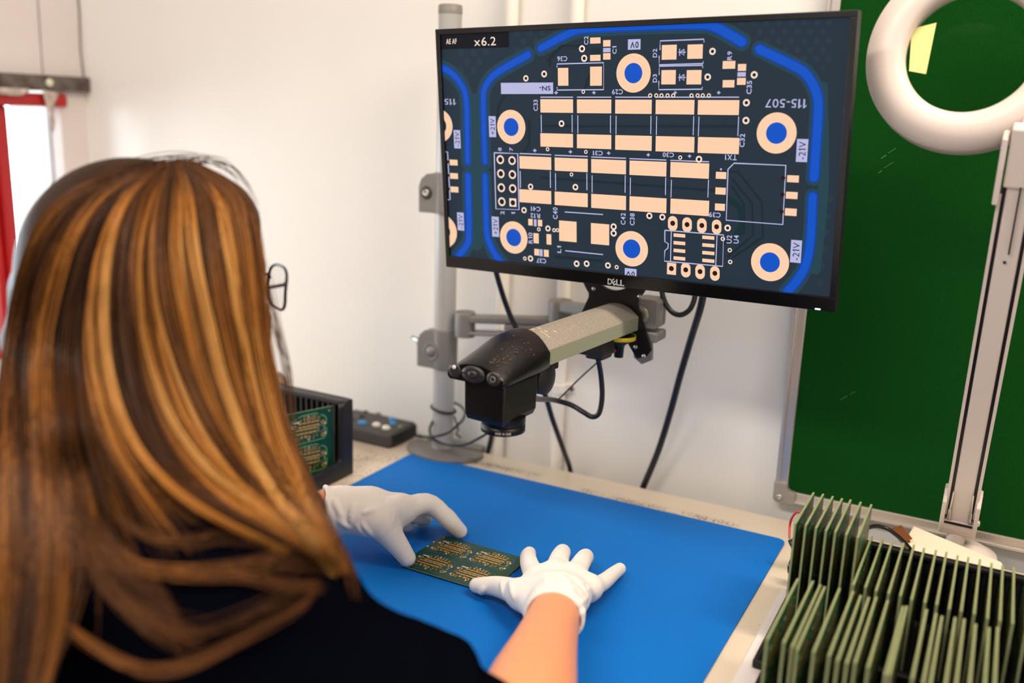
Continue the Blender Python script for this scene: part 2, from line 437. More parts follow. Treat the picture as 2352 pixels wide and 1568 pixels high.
b = MB(); b.box((WX + 0.02, 0.60, DZ - 0.028), (1.0, 1.293, DZ)); child(b.build('desk_top', desk_m, bevel=0.002), t)
for lx in (WX + 0.06, 0.95):
    for ly in (0.66, 1.24):
        b = MB(); b.box((lx - 0.025, ly - 0.025, 0), (lx + 0.025, ly + 0.025, DZ - 0.028)); child(b.build('leg', mat('grey_leg', (120, 120, 120), 0.4, 0.5), bevel=0.003), t)
def rounded(x0, y0, x1, y1, r, n=8):
    P = []
    for cx_, cy_, a0 in ((x1 - r, y0 + r, -90), (x1 - r, y1 - r, 0), (x0 + r, y1 - r, 90), (x0 + r, y0 + r, 180)):
        for i in range(n + 1):
            a = math.radians(a0 + 90 * i / n); P.append((cx_ + r * math.cos(a), cy_ + r * math.sin(a)))
    return P
mat_m = mat('blue_rubber_mat', (0, 100, 184), 0.6, var=0.08, vscale=3, c2=(0, 93, 176), bump=0.05, bscale=700, spec=0.18)
b = MB(); b.prism(rounded(-0.8195, 0.625, -0.209, 1.2205, 0.012), DZ, DZ + 0.0025)
tag(b.build('work_mat', mat_m), 'bright blue antistatic mat lying on the cream desk', 'mat')
paper_w = mat('white_sheet', (214, 206, 204), 0.6, var=0.3, vscale=12, c2=(196, 188, 184))
b = MB(); b.box((-0.183, 0.66, DZ), (0.02, 1.075, DZ + 0.004)); tag(b.build('white_panel', paper_w), 'thin white panel on the desk underneath the right circuit board racks', 'panel')

# ================================================================== green notice board
alu_m = mat('brushed_aluminium', (196, 188, 180), 0.3, 0.75, bump=0.05, bscale=300)
felt_m = mat('green_felt', (0, 60, 8), 0.95, var=0.5, vscale=900, c2=(8, 84, 18), bump=0.6, bscale=1500, spec=0.15)
nb = empty('notice_board', (-0.24, WY, 0.765), label='green felt notice board in an aluminium frame on the wall', cat='notice board')
BX0, BX1, BZ0, BZ1 = -0.249, 1.2, 0.768, 1.86
b = MB(); b.box((BX0 + 0.012, WY - 0.012, BZ0 + 0.012), (BX1 - 0.012, WY - 0.004, BZ1 - 0.012)); child(b.build('felt_panel', felt_m), nb)
def frame_bar(p0, p1, out):
    """flat rim 17 mm wide with a raised rounded outer bead"""
    b = MB(); horiz = abs(p1[0] - p0[0]) > abs(p1[1] - p0[1])
    x0, z0 = p0; x1, z1 = p1
    if horiz:
        s_ = out
        b.box((x0, WY - 0.014, min(z0, z0 - s_ * 0.017)), (x1, WY - 0.001, max(z0, z0 - s_ * 0.017)))
        b.box((x0, WY - 0.019, min(z0 - s_ * 0.000, z0 - s_ * 0.0055)), (x1, WY - 0.012, max(z0, z0 - s_ * 0.0055)))
    else:
        s_ = out
        b.box((min(x0, x0 - s_ * 0.017), WY - 0.014, z0), (max(x0, x0 - s_ * 0.017), WY - 0.001, z1))
        b.box((min(x0, x0 - s_ * 0.0055), WY - 0.019, z0), (max(x0, x0 - s_ * 0.0055), WY - 0.012, z1))
    return b.build('frame_rail', alu_m, bevel=0.0015)
child(frame_bar((BX0, BZ0), (BX1, BZ0), -1), nb); child(frame_bar((BX0, BZ1), (BX1, BZ1), 1), nb)
child(frame_bar((BX0, BZ0), (BX0, BZ1), -1), nb); child(frame_bar((BX1, BZ0), (BX1, BZ1), 1), nb)
plast_m = mat('grey_corner_plastic', (150, 142, 134), 0.4, 0.2)
cp = MB(); L_ = 0.030
cp.prism([(BX0 - 0.001, BZ0 + 0.004), (BX0 + 0.004, BZ0 - 0.001), (BX0 + L_, BZ0 - 0.001), (BX0 + L_, BZ0 + 0.0175), (BX0 + 0.022, BZ0 + 0.0185), (BX0 + 0.0185, BZ0 + 0.022), (BX0 + 0.0175, BZ0 + L_), (BX0 - 0.001, BZ0 + L_)], WY - 0.021, WY - 0.001, ax='y')
cpo = child(cp.build('corner_cap', plast_m, bevel=0.001), nb)
b = MB(); b.lathe([(0.0045, 0), (0.0045, 0.002), (0.003, 0.003), (0.0012, 0.003), (0.0012, 0.0012), (0, 0.0012)], 18, T=Matrix.Translation((BX0 + 0.0085, WY - 0.021, BZ0 + 0.008)) @ Matrix.Rotation(math.pi / 2, 4, 'X'))
o = b.build('corner_screw', mat('zinc', (190, 192, 190), 0.25, 0.9)); o.parent = cpo

worn_m = mat('worn_felt', (66, 128, 76), 0.9)
for (x0, y0, x1, y1, r) in ((2018, 398, 2026, 391, .0006), (2030, 386, 2052, 372, .0004), (2024, 364, 2036, 356, .0007), (2040, 352, 2058, 340, .0004), (1930, 918, 1946, 909, .0004), (1952, 905, 1964, 899, .0003)):
    b = MB(); b.tube([on(x0, y0, 1, WY - 0.0122), on(x1, y1, 1, WY - 0.0122)], r, 5); child(b.build('scratch_mark', worn_m), nb)

# ================================================================== monitor
DU = Vector((0.99691531, -0.07631201, 0.01833953)); DD = Vector((0.0244784, 0.08030325, -0.99646987)); DN = Vector((0.0745699, 0.99384499, 0.08192353))
TL = Vector((-0.706, 1.095, 1.407)); W_, H_ = 0.540, 0.320
MT = Matrix(((DU.x, DN.x, -DD.x, TL.x), (DU.y, DN.y, -DD.y, TL.y), (DU.z, DN.z, -DD.z, TL.z), (0, 0, 0, 1)))   # local x right, y into the monitor, z up
def scr(px, py):
    """point of the monitor's front plane: metres right of / below its top left corner"""
    d = ray(px, py); n = np.array(DN); t = ((np.array(TL) - CAM) @ n) / (d @ n); p = CAM + d * t - np.array(TL)
    return np.array([p @ np.array(DU), p @ np.array(DD)])
black_m = mat('black_gloss_bezel', (9, 9, 11), 0.18, spec=0.5)
case_m = mat('black_plastic', (16, 16, 18), 0.45, bump=0.1, bscale=900)
mon = empty('monitor', (0, 0, 0), label='black framed monitor showing a magnified circuit board', cat='monitor'); mon.matrix_world = MT
b = MB(); b.box((0, 0.0036, -H_), (W_, 0.016, 0)); b.build('case', case_m, mon, bevel=0.002)
b = MB(); SX0, SX1, SZ0, SZ1 = 0.0070, W_ - 0.0072, -0.0068, -(H_ - 0.0165)
b.box((0, 0, -H_), (W_, 0.0035, SZ1)); b.box((0, 0, SZ0), (W_, 0.0035, 0)); b.box((0, 0, SZ1), (SX0, 0.0035, SZ0)); b.box((SX1, 0, SZ1), (W_, 0.0035, SZ0))
b.build('bezel', black_m, mon, bevel=0.0006)
b = MB(); b.box((0.14, 0.016, -0.27), (0.40, 0.042, -0.06)); b.build('rear_housing', case_m, mon, bevel=0.01)
logo = MB()
lc = scr(1415, 648); sx_ = (scr(1434, 648) - scr(1396, 648))[0]
for i, ch in enumerate('DELL'):
    V, F = text_poly(ch, True); w = sx_ * (0.27 if i == 0 else 0.24); hh = 0.0078
    an = math.radians(38) if i == 1 else 0
    P = [(x * w, y * hh) for x, y in V]; P = [(x * math.cos(an) - y * math.sin(an), x * math.sin(an) + y * math.cos(an)) for x, y in P]
    ox = lc[0] + sx_ * (-0.37 + 0.25 * i)
    logo.add([(x + ox, -0.0003, y - lc[1]) for x, y in P], F, 0)
logo.build('maker_logo', mat('silver_print', (186, 186, 186), 0.4, 0.3), mon)
b = MB(); q = scr(1880, 714); b.box((q[0] - 0.004, -0.0004, -H_ + 0.001), (q[0] + 0.002, 0.0005, -H_ + 0.0025)); b.build('status_light', mat('white_led', (240, 250, 255), 0.3, emit=(235, 248, 255), estr=1.4), mon)

# ---- picture on the screen: every mark is a flat shape on the panel, in metres
S_BG, S_PAD, S_SLK, S_SLOT, S_HALO, S_HOLE, S_BLK, S_TRC, S_RING, S_DOT, S_GREEN, S_SLOTD = range(12)
scr_mats = [glow('screen_board', (33, 48, 60)), glow('screen_pads', (255, 208, 172)), glow('screen_silk', (186, 186, 226)), glow('screen_slot', (4, 82, 196)),
            glow('screen_halo', (32, 66, 76)), glow('screen_hole', (36, 14, 20)), glow('screen_black', (11, 12, 20)), glow('screen_trace', (22, 38, 46)), glow('screen_ring', (250, 226, 208)), glow('screen_dot', (34, 55, 70)), glow('screen_darkgreen', (14, 44, 48)), glow('screen_slot_shade', (10, 62, 160))]
ART = []      # (kind, material, data...) in screen metres, reused for the real boards
sb = MB(); layer = [0]
def put(poly, mi, faces=None, lvl=None):
    """flat polygon on the screen, clipped to the lit panel by clamping"""
    if lvl is None: layer[0] += 1; y = 0.0034 - 0.0000042 * layer[0]
    else: y = 0.0030 - lvl
    P = [(min(max(p[0], SX0), SX1), y, -min(max(p[1], -SZ0), -SZ1)) for p in poly]
    sb.add(P, faces or [tuple(range(len(P)))], mi)
def R4(x0, y0, x1, y1, mi, art=None):
    ym, xm = (y0 + y1) / 2, (x0 + x1) / 2
    u0, u1 = scr(x0, ym)[0], scr(x1, ym)[0]; v0, v1 = scr(xm, y0)[1], scr(xm, y1)[1]
    put([(u0, v1), (u1, v1), (u1, v0), (u0, v0)], mi)
    if art: ART.append((art, u0, v0, u1, v1))
def ring(x, y, ro, ri, mi=S_RING, hole=S_HOLE, art=None):
    c = scr(x, y); s_ = (scr(x + 5, y) - scr(x - 5, y))[0] / 10; n = 36 if ro > 15 else 20
    A = [(math.cos(2 * math.pi * k / n), math.sin(2 * math.pi * k / n)) for k in range(n)]
    put([(c[0] + a * ro * s_, c[1] - b_ * ro * s_) for a, b_ in A], mi)
    if ri: put([(c[0] + a * ri * s_, c[1] - b_ * ri * s_) for a, b_ in A], hole)
    if art: ART.append((art, c[0], c[1], ro * s_, ri * s_))
def line(pts, w, mi, cap=True, art=None, smooth=False, w2=None):
    P = np.array([scr(*p) for p in pts]); s_ = (scr(pts[0][0] + 5, pts[0][1]) - scr(pts[0][0] - 5, pts[0][1]))[0] / 10
    s2 = (scr(pts[-1][0] + 5, pts[-1][1]) - scr(pts[-1][0] - 5, pts[-1][1]))[0] / 10
    if smooth: P = spline(P, 36)
    n = len(P); ww = np.linspace(w * s_, (w2 or w) * s2, n) / 2
    d = np.gradient(P, axis=0) if n > 2 else np.array([P[1] - P[0]] * 2); d /= np.linalg.norm(d, axis=1)[:, None]
    nn = np.stack([-d[:, 1], d[:, 0]], 1)
    L = P + nn * ww[:, None]; R_ = P - nn * ww[:, None]
    pts2 = [tuple(x) for x in L] + [tuple(x) for x in R_]
    fs = [(i, i + 1, n + i + 1, n + i) for i in range(n - 1)]
    put(pts2, mi, fs)
    if cap:
        for e, k in ((0, -1), (n - 1, 1)):
            a0 = math.atan2(d[e][1], d[e][0]) * 1.0
            put([(P[e][0] + ww[e] * math.cos(a), P[e][1] + ww[e] * math.sin(a)) for a in np.linspace(0, 2 * math.pi, 25)[:-1]], mi)
    if art: ART.append((art, P, ww))
def word(s, x, y, wpx, hpx, rot=0, mi=S_SLK, bold=True):
    """wpx = extent on the picture left-right, hpx = up-down; rot 0, 90 (reads upwards) or 180"""
    V, F = text_poly(s, bold); c = scr(x, y)
    sx = (scr(x + 5, y) - scr(x - 5, y))[0] / 10; sy = (scr(x, y + 5) - scr(x, y - 5))[1] / 10
    if rot == 90: P = [(-q * wpx * sx, -p * hpx * sy) for p, q in V]
    elif rot == 180: P = [(-p * wpx * sx, q * hpx * sy) for p, q in V]
    else: P = [(p * wpx * sx, -q * hpx * sy) for p, q in V]
    put([(c[0] + a, c[1] + b_) for a, b_ in P], mi, F)
put([(SX0, -SZ1), (SX1, -SZ1), (SX1, -SZ0), (SX0, -SZ0)], S_BG)
# dotted copper pattern in the corners
for i in range(9):
    for j in range(6):
        for (ox, oy, nx) in ((1185, 74, 9), (1055, 120, 6), (1700, 52, 10)):
            x = ox + i * 29 + (j % 2) * 14; y = oy + j * 21
            if i < nx and not (1180 < x < 1245 and y > 130) and not (ox == 1700 and (x < 1700 + j * 26 or x > 1915)) and not (ox == 1185 and (x > 1330 - j * 45)) and not (ox == 1055 and x > 1140 - j * 22): ring(x, y, 7, 0, S_DOT)
for i in range(7): ring(1905 - i * 4.5, 460 + i * 38, 7, 0, S_DOT)
SLOTS = [([(1006, 154), (1031, 166), (1054, 191), (1067, 224), (1070, 300), (1071, 372)], 17, 17), ([(1072, 405), (1074, 537), (1068, 565), (1046, 594)], 18, 18),
         ([(1210, 126), (1148, 161), (1125, 179), (1110, 204), (1107, 240), (1111, 372)], 19, 17), ([(1111, 405), (1115, 530), (1123, 562), (1134, 584), (1150, 606)], 17, 20),
         ([(1239, 111), (1306, 76), (1345, 66), (1480, 59), (1600, 56), (1640, 62), (1702, 96)], 19, 27),
         ([(1742, 113), (1819, 150), (1850, 171), (1870, 204), (1878, 242), (1873, 330), (1868, 408)], 25, 27),
         ([(1865, 452), (1860, 550), (1850, 606), (1832, 641), (1806, 672)], 25, 26)]
for i, (p, w, w2) in enumerate(SLOTS): line(p, w + 12, S_HALO, smooth=True, w2=w2 + 14)
line([(1091, 230), (1092, 560)], 26, S_HALO); line([(1888, 200), (1890, 420), (1872, 620)], 24, S_HALO, smooth=True)
for i, (p, w, w2) in enumerate(SLOTS):
    line(p, w, S_SLOTD, smooth=True, w2=w2); line(p, w - 7, S_SLOT, smooth=True, w2=w2 - 8, art='slot' if i >= 2 else None)
# faint traces
for p in ([(1288, 105), (1262, 128), (1260, 150)], [(1345, 105), (1290, 105), (1255, 140)], [(1140, 265), (1142, 245), (1155, 218)], [(1213, 280), (1213, 330), (1200, 350)], [(1350, 175), (1340, 208)],
          [(1640, 395), (1693, 395), (1748, 465), (1750, 545), (1684, 590)], [(1680, 412), (1726, 468), (1728, 540), (1670, 590)], [(1680, 430), (1706, 468), (1708, 535), (1660, 560)],
          [(1240, 408), (1640, 438)], [(1240, 290), (1690, 290)], [(1272, 470), (1390, 478)], [(1272, 590), (1380, 600)]): line(p, 5, S_TRC)
line([(1670, 455), (1700, 480), (1702, 520), (1690, 540)], 14, S_GREEN)
R4(1355, 110, 1378, 122, S_GREEN)
# status box
R4(1004, 60, 1166, 111, S_BLK)
word('AE AF', 1034, 95, 24, 12, 0, S_RING); word('x6.2', 1111, 95, 50, 20, 0, S_RING, False)
# printed outlines
def box_line(x0, y0, x1, y1, w=2.4, gaps=()):
    for s_, p in (('t', [(x0, y0), (x1, y0)]), ('b', [(x0, y1), (x1, y1)]), ('l', [(x0, y0), (x0, y1)]), ('r', [(x1, y0), (x1, y1)])):
        if s_ not in gaps: line(p, w, S_SLK, cap=False)
R4(1148, 190, 1268, 216, S_SLK, 'silk'); word('SN-', 1249, 203, 26, 11, 180, S_BG)
line([(1277, 155), (1277, 147), (1384, 144), (1384, 206), (1277, 207), (1277, 200)], 2.4, S_SLK, cap=False)
R4(1279, 156, 1303, 197, S_PAD, 'pad'); R4(1353, 153, 1380, 197, S_PAD, 'pad')
word('C36', 1289, 135, 23, 12, 180); word('C2', 1344, 93, 10, 20, 90); word('C1', 1409, 115, 10, 18, 90)
for r_ in ((1353, 86, 1377, 100), (1353, 126, 1377, 140), (1383, 92, 1400, 107), (1383, 122, 1400, 137)): R4(*r_, S_PAD, 'pad')
R4(1383, 110, 1400, 120, S_SLK)
R4(1440, 90, 1469, 114, S_SLK, 'silk'); word('0V', 1455, 103, 19, 15, 180, S_BG)
word('D2', 1502, 122, 10, 20, 90); word('D3', 1502, 180, 10, 19, 90); word('R9', 1674, 128, 11, 20, 90); word('C35', 1719, 201, 12, 31, 90)
line([(1514, 115), (1514, 94), (1615, 90), (1615, 97)], 2.6, S_SLK, cap=False); line([(1512, 128), (1512, 149), (1613, 146), (1613, 141)], 2.6, S_SLK, cap=False)
line([(1512, 172), (1512, 152), (1612, 150), (1612, 156)], 2.6, S_SLK, cap=False); line([(1511, 186), (1511, 206), (1611, 205), (1611, 200)], 2.6, S_SLK, cap=False)
for r_ in ((1518, 103, 1552, 137), (1577, 102, 1612, 135), (1517, 161, 1550, 194), (1575, 161, 1609, 194), (1658, 140, 1687, 158), (1658, 184, 1685, 201), (1693, 147, 1712, 163), (1691, 179, 1711, 195)): R4(*r_, S_PAD, 'pad')
R4(1692, 166, 1711, 176, S_SLK)
for yy in (120, 178):
    line([(1556, yy), (1573, yy)], 2, S_SLK, cap=False); line([(1569, yy - 7), (1569, yy + 7), (1560, yy), (1569, yy - 7)], 2, S_SLK, cap=False); line([(1559, yy - 8), (1559, yy + 8)], 2, S_SLK, cap=False)
word('C29', 1416, 211, 25, 12, 180); word('C33', 1228, 242, 10, 26, 90); word('115-507', 1803, 238, 95, 21, 180, S_SLK, False); word('C32', 1703, 323, 12, 31, 90)
word('TX1', 1677, 362, 27, 13, 180); word('C31', 1371, 352, 23, 11, 180); word('C30', 1533, 356, 26, 11, 180); word('C39', 1640, 494, 27, 12, 180)
for x, y in ((1275, 213), (1362, 213), (1549, 213), (1649, 213), (1226, 346), (1308, 349), (1396, 352), (1487, 356), (1582, 359)):
    line([(x - 4, y), (x + 4, y)], 2.4, S_SLK, cap=False); line([(x, y - 4), (x, y + 4)], 2.4, S_SLK, cap=False)
tops = [(1239, 1314), (1323, 1402), (1411, 1495), (1504, 1593), (1601, 1696)]; bots = [(1191, 1264), (1272, 1348), (1356, 1436), (1444, 1529), (1538, 1627)]
for i, (x0, x1) in enumerate(tops):
    f = i / 4
    R4(x0, 228 + 2 * f, x1, 259 + 5 * f, S_PAD, 'pad'); R4(x0, 307 + 9 * f, x1, 338 + 15 * f, S_PAD, 'pad')
    R4(x0, 222, x1, 224.6, S_SLK); R4(x0 + 1, 264 + 4 * f, x0 + 3, 304 + 9 * f, S_SLK); R4(x1 - 3, 264 + 4 * f, x1 - 1, 304 + 9 * f, S_SLK)
for i, (x0, x1) in enumerate(bots):
    f = i / 4
    R4(x0, 360 + 14 * f, x1, 389 + 20 * f, S_PAD, 'pad'); R4(x0, 437 + 22 * f, x1, 467 + 27 * f, S_PAD, 'pad')
    R4(x0, 353 + 16 * f, x1, 355.6 + 16 * f, S_SLK); R4(x0 + 1, 393 + 20 * f, x0 + 3, 432 + 22 * f, S_SLK); R4(x1 - 3, 393 + 20 * f, x1 - 1, 432 + 22 * f, S_SLK)
# header with eight pins
line([(1133, 351), (1187, 353), (1190, 482), (1137, 480), (1133, 351)], 2.6, S_SLK, cap=False)
for j in range(4):
    ring(1147 + j * 1.2, 367 + j * 32.2, 8.5, 5.2, art='via'); 
    if j < 3: ring(1174 + j * 0.8, 369 + j * 32.2, 8.5, 5.2, art='via')
R4(1168, 456, 1184, 475, S_RING); ring(1176, 466, 5.2, 0, S_HOLE)
word('8', 1146, 343, 8, 8, 90); word('7', 1172, 343, 8, 9, 90); word('2', 1152, 489, 9, 8, 90); word('1', 1177, 490, 9, 5, 90)
for s_, x, y, w, h in (('+21V', 1129, 291, 16, 48), ('+21V', 1136, 521, 16, 46), ('-21V', 1048, 320, 15, 42), ('-21V', 1056, 509, 15, 41), ('-21V', 1841, 346, 26, 53), ('-21V', 1827, 578, 25, 52)):
    R4(x - w / 2, y - h / 2, x + w / 2, y + h / 2, S_SLK, 'silk'); word(s_, x, y, w * 0.66, h * 0.78, 90, S_BG, False)
for x, y, ro, ri in ((1172, 292, 32.5, 17), (1178, 546, 31.5, 17), (1453, 168, 39.5, 20.5), (1449, 572, 37.5, 20), (1782, 306, 46, 24), (1767, 603, 44, 23)): ring(x, y, ro, ri, S_PAD, S_SLOT, 'hole')
for x, y, ro, ri in ((1008, 289, 29, 15), (1017, 532, 30, 15)): ring(x, y, ro, ri, S_PAD, S_BG)
word('115', 1032, 234, 26, 14, 180, S_SLK, False)
line([(1022, 349), (1026, 349), (1032, 459), (1027, 459)], 2.2, S_SLK, cap=False)
for y in (373, 404, 435): R4(1031 + (y - 373) * .03, y - 6, 1049 + (y - 373) * .03, y + 7, S_PAD); ring(1026 + (y - 373) * .04, y - 1, 3, 0, S_HOLE)
# vias
for x, y, ro in ((1206, 180, 6), (1248, 170, 6.5), (1335, 112, 7), (1340, 134, 7), (1338, 211, 4), (1635, 118, 7.5), (1624, 177, 7.5), (1731, 172, 8), (1713, 236, 8), (1712, 277, 8),
                 (1288, 284, 6.5), (1256, 343, 4), (1344, 349, 4), (1561, 362, 4.5), (1604, 366, 7.5), (1217, 429, 6), (1320, 430, 6.5), (1311, 401, 4), (1202, 483, 6), (1490, 496, 7), (1520, 499, 7),
                 (1670, 524, 7.5), (1659, 549, 5), (1675, 575, 5), (1676, 602, 5), (1257, 525, 6), (1236, 527, 4), (1271, 529, 4), (1279, 529, 4), (1408, 521, 7), (1408, 536, 7), (1323, 606, 6.5), (1346, 606, 6.5), (1395, 610, 6.5), (1415, 614, 4.5),
                 (1204, 594, 4), (1217, 594, 6)): ring(x, y, ro, ro * 0.5, art='via' if ro > 6 else None)
for x in (1492, 1506, 1518, 1532, 1545, 1587, 1601, 1613, 1627): ring(x, 219.5, 4.6, 2.3)
# small parts lower left, inductor, transformer, chips
word('C41', 1229, 480, 22, 11, 180); word('R12', 1228, 496, 22, 11, 180); word('C40', 1274, 490, 11, 27, 90); word('C42', 1430, 503, 11, 27, 90); word('C38', 1451, 504, 11, 28, 90)
word('R10', 1217, 547, 10, 25, 90); word('C37', 1242, 599, 22, 11, 180); word('L1', 1283, 573, 9, 16, 90); word('U2', 1674, 550, 12, 19, 90); word('U4', 1690, 550, 12, 19, 90)
for r_ in ((1212, 503, 1222, 518), (1234, 505, 1244, 520), (1224, 536, 1236, 559), (1254, 538, 1265, 562), (1226, 572, 1237, 587), (1248, 574, 1259, 590)): R4(*r_, S_PAD, 'pad')
R4(1225, 504, 1231, 520, S_SLK); R4(1238, 573, 1245, 589, S_SLK)
R4(1283, 508, 1323, 555, S_PAD, 'pad'); R4(1356, 514, 1398, 562, S_PAD, 'pad')
line([(1296, 487), (1384, 493)], 2.2, S_SLK, cap=False); line([(1297, 576), (1384, 585)], 2.2, S_SLK, cap=False)
line([(1671, 389), (1685, 375), (1804, 380), (1797, 516), (1667, 506), (1671, 389)], 2.8, S_SLK, cap=False, art='line')
for r_ in ((1643, 395, 1667, 411), (1642, 431, 1666, 447), (1641, 468, 1664, 484), (1807, 403, 1834, 419), (1804, 441, 1831, 457), (1802, 479, 1829, 496)): R4(*r_, S_PAD, 'pad')
for y in (409, 447, 486): ring(1798 - (y - 409) * .05, y, 5, 0, S_HOLE)
ring(1655, 389, 2.4, 0, S_SLK)
def pad_oval(x, y): 
    line([(x, y - 5), (x, y + 6)], 22, S_PAD, art=None); ring(x, y, 5.6, 0, S_HOLE)
for x, y in ((1544, 513), (1577, 516), (1611, 518), (1645, 521), (1574, 620), (1607, 624), (1641, 628)): pad_oval(x, y)
R4(1531, 604, 1552, 631, S_PAD, 'pad'); ring(1541, 617, 5.6, 0, S_HOLE)
line([(1526, 529), (1661, 540), (1659, 612), (1525, 600), (1526, 576), (1533, 570), (1534, 560), (1526, 555), (1526, 529)], 2.6, S_SLK, cap=False)
line([(1541, 531), (1539, 600)], 2.2, S_SLK, cap=False); line([(1646, 541), (1643, 609)], 2.2, S_SLK, cap=False)
for j in range(4): R4(1546, 537 + j * 17.6, 1573, 545 + j * 17.6, S_PAD, 'pad'); R4(1612, 542 + j * 17.7, 1640, 550 + j * 17.7, S_PAD, 'pad')
R4(1434, 617, 1461, 637, S_SLK, 'silk'); word('0V', 1447, 629, 20, 12, 180, S_BG)
sb.build('lit_screen', scr_mats, mon)

# ================================================================== inspection camera on its arm
MA = Vector((-0.451, 1.16, 1.063)); MX = Vector((0.997, -0.0763, 0)).normalized(); MY = Vector((0.0763, 0.997, 0)).normalized()
MM = Matrix(((MX.x, MY.x, 0, MA.x), (MX.y, MY.y, 0, MA.y), (0, 0, 1, MA.z), (0, 0, 0, 1)))
def ml(px, py, yv):
    """point of a plane parallel to the mounting plate, in the arm's own axes"""
    d = ray(px, py); n = np.array(MY); t = ((np.array(MA) + n * yv - CAM) @ n) / (d @ n); p = CAM + d * t - np.array(MA)
    return (float(p @ np.array(MX)), float(p[2]))
steel_m = mat('speckled_grey_casting', (158, 150, 138), 0.55, 0.15, var=0.7, vscale=500, c2=(120, 110, 96), bump=0.3, bscale=900)
side_m = mat('pale_green_grey_side', (152, 154, 132), 0.35, 0.2)
mblack_m = mat('scuffed_black_plastic', (8, 7, 8), 0.3, var=0.3, vscale=45, c2=(30, 22, 20), bump=0.15, bscale=150)
blackr_m = mat('black_rubber', (14, 14, 15), 0.5)
scope = empty('inspection_camera', MA, label='black inspection camera head on a speckled grey arm below the monitor', cat='camera'); scope.matrix_world = MM
# arm: arched top, flat sides
b = MB(); pr = []; hw = 0.032
for i in range(13):
    x = -hw + 2 * hw * i / 12; pr.append((x, -0.0175 + 0.0145 * (1 - (x / hw) ** 2)))
pr += [(hw, -0.036), (-hw, -0.036)]
b.prism(pr, -0.262, 0.001, ax='y')
b.m = [1 if i in (2 + 12, 2 + 14) else 0 for i in range(len(b.f))]
arm = b.build('arm', [steel_m, side_m], scope, bevel=0.0008)
scratch_m = mat('bare_metal_scratch', (210, 190, 160), 0.4, 0.4)
for (p, q) in (((-0.006, -0.212), (0.012, -0.205)), ((0.012, -0.205), (-0.004, -0.202)), ((-0.004, -0.202), (0.016, -0.192)), ((0.006, -0.213), (0.020, -0.214))):
    f = lambda u: (u[0], u[1], -0.0175 + 0.0145 * (1 - (u[0] / hw) ** 2) + 0.0003)
    b = MB(); b.tube([f(p), f(q)], 0.0006, 5); b.build('scratch_mark', scratch_m, arm)
# head cap: lofted sections from the rim to the nose
def loft(secs, m, name, parent, cap=True, **k):
    b = MB(); n = len(secs[0]); vs = [p for s_ in secs for p in s_]; fs = []
    for i in range(len(secs) - 1):
        for j in range(n): fs.append((i * n + j, i * n + (j + 1) % n, (i + 1) * n + (j + 1) % n, (i + 1) * n + j))
    b.add(vs, fs, 0, True)
    if cap: b.add(secs[0], [tuple(range(n - 1, -1, -1))], 0, False); b.add(secs[-1], [tuple(range(n))], 0, False)
    return b.build(name, m, parent, **k)
def cap_sec(y, x0, x1, zb, zt, arch, lip=0.0):
    P = []; cx_ = (x0 + x1) / 2; w = (x1 - x0) / 2
    for i in range(15):
        u = -1 + 2 * i / 14; P.append((cx_ + w * u, y, zt - arch + arch * (1 - abs(u) ** 2.3)))
    P += [(x1, y, zb + 0.003), (x1 - 0.003, y, zb), (x0 + 0.003, y, zb), (x0, y, zb + 0.003)]
    return P
secs = [cap_sec(-0.239, -0.036, 0.036, -0.038, 0.0035, 0.023), cap_sec(-0.250, -0.037, 0.0365, -0.039, 0.004, 0.0235), cap_sec(-0.27, -0.038, 0.0365, -0.0395, 0.002, 0.024),
        cap_sec(-0.29, -0.0385, 0.036, -0.040, -0.0045, 0.022), cap_sec(-0.306, -0.039, 0.0355, -0.041, -0.0105, 0.018), cap_sec(-0.318, -0.0395, 0.035, -0.042, -0.0155, 0.015),
        cap_sec(-0.329, -0.0392, 0.0345, -0.042, -0.0195, 0.013), cap_sec(-0.3312, -0.0380, 0.0335, -0.0412, -0.0208, 0.012)]
head = loft(secs, mblack_m, 'head_cover', scope)
# front face controls
def disc(c, rx, rz, y0, y1, m, name, parent, n=28, dome=0.0):
    b = MB(); A = [2 * math.pi * k / n for k in range(n)]
    r0 = [(c[0] + rx * math.cos(a), y0, c[1] + rz * math.sin(a)) for a in A]; r1 = [(c[0] + rx * 0.96 * math.cos(a), y1, c[1] + rz * 0.96 * math.sin(a)) for a in A]
    r2 = [(c[0] + rx * 0.6 * math.cos(a), y1 - dome, c[1] + rz * 0.6 * math.sin(a)) for a in A]
    b.add(r0 + r1 + r2, [(k, (k + 1) % n, n + (k + 1) % n, n + k) for k in range(n)] + [(n + k, n + (k + 1) % n, 2 * n + (k + 1) % n, 2 * n + k) for k in range(n)] + [tuple(range(2 * n, 3 * n))], 0, True)
    return b.build(name, m, parent)
btn_m = mat('dark_grey_button', (40, 37, 35), 0.4, var=0.3, vscale=200, c2=(62, 58, 54))
disc((-0.0285, -0.0315), 0.0080, 0.0085, -0.330, -0.3320, btn_m, 'led_button', head)
disc((-0.029, -0.0275), 0.0022, 0.0022, -0.3315, -0.3330, mat('led_lens', (226, 226, 226), 0.2), 'indicator_light', head)
disc((-0.0045, -0.0315), 0.0150, 0.0095, -0.330, -0.3325, btn_m, 'rocker_button', head)
disc((-0.0045, -0.0315), 0.0062, 0.0048, -0.3320, -0.3330, blackr_m, 'centre_button_seat', head); disc((-0.0045, -0.0315), 0.0050, 0.0038, -0.3325, -0.3338, btn_m, 'centre_button', head)
b = MB(); b.box((-0.0190, -0.3331, -0.0320), (-0.0100, -0.332, -0.0308)); b.box((0.001, -0.3331, -0.0320), (0.0100, -0.332, -0.0308)); b.build('button_groove', blackr_m, head)
disc((0.0215, -0.032), 0.0085, 0.0080, -0.330, -0.3322, btn_m, 'round_button', head)
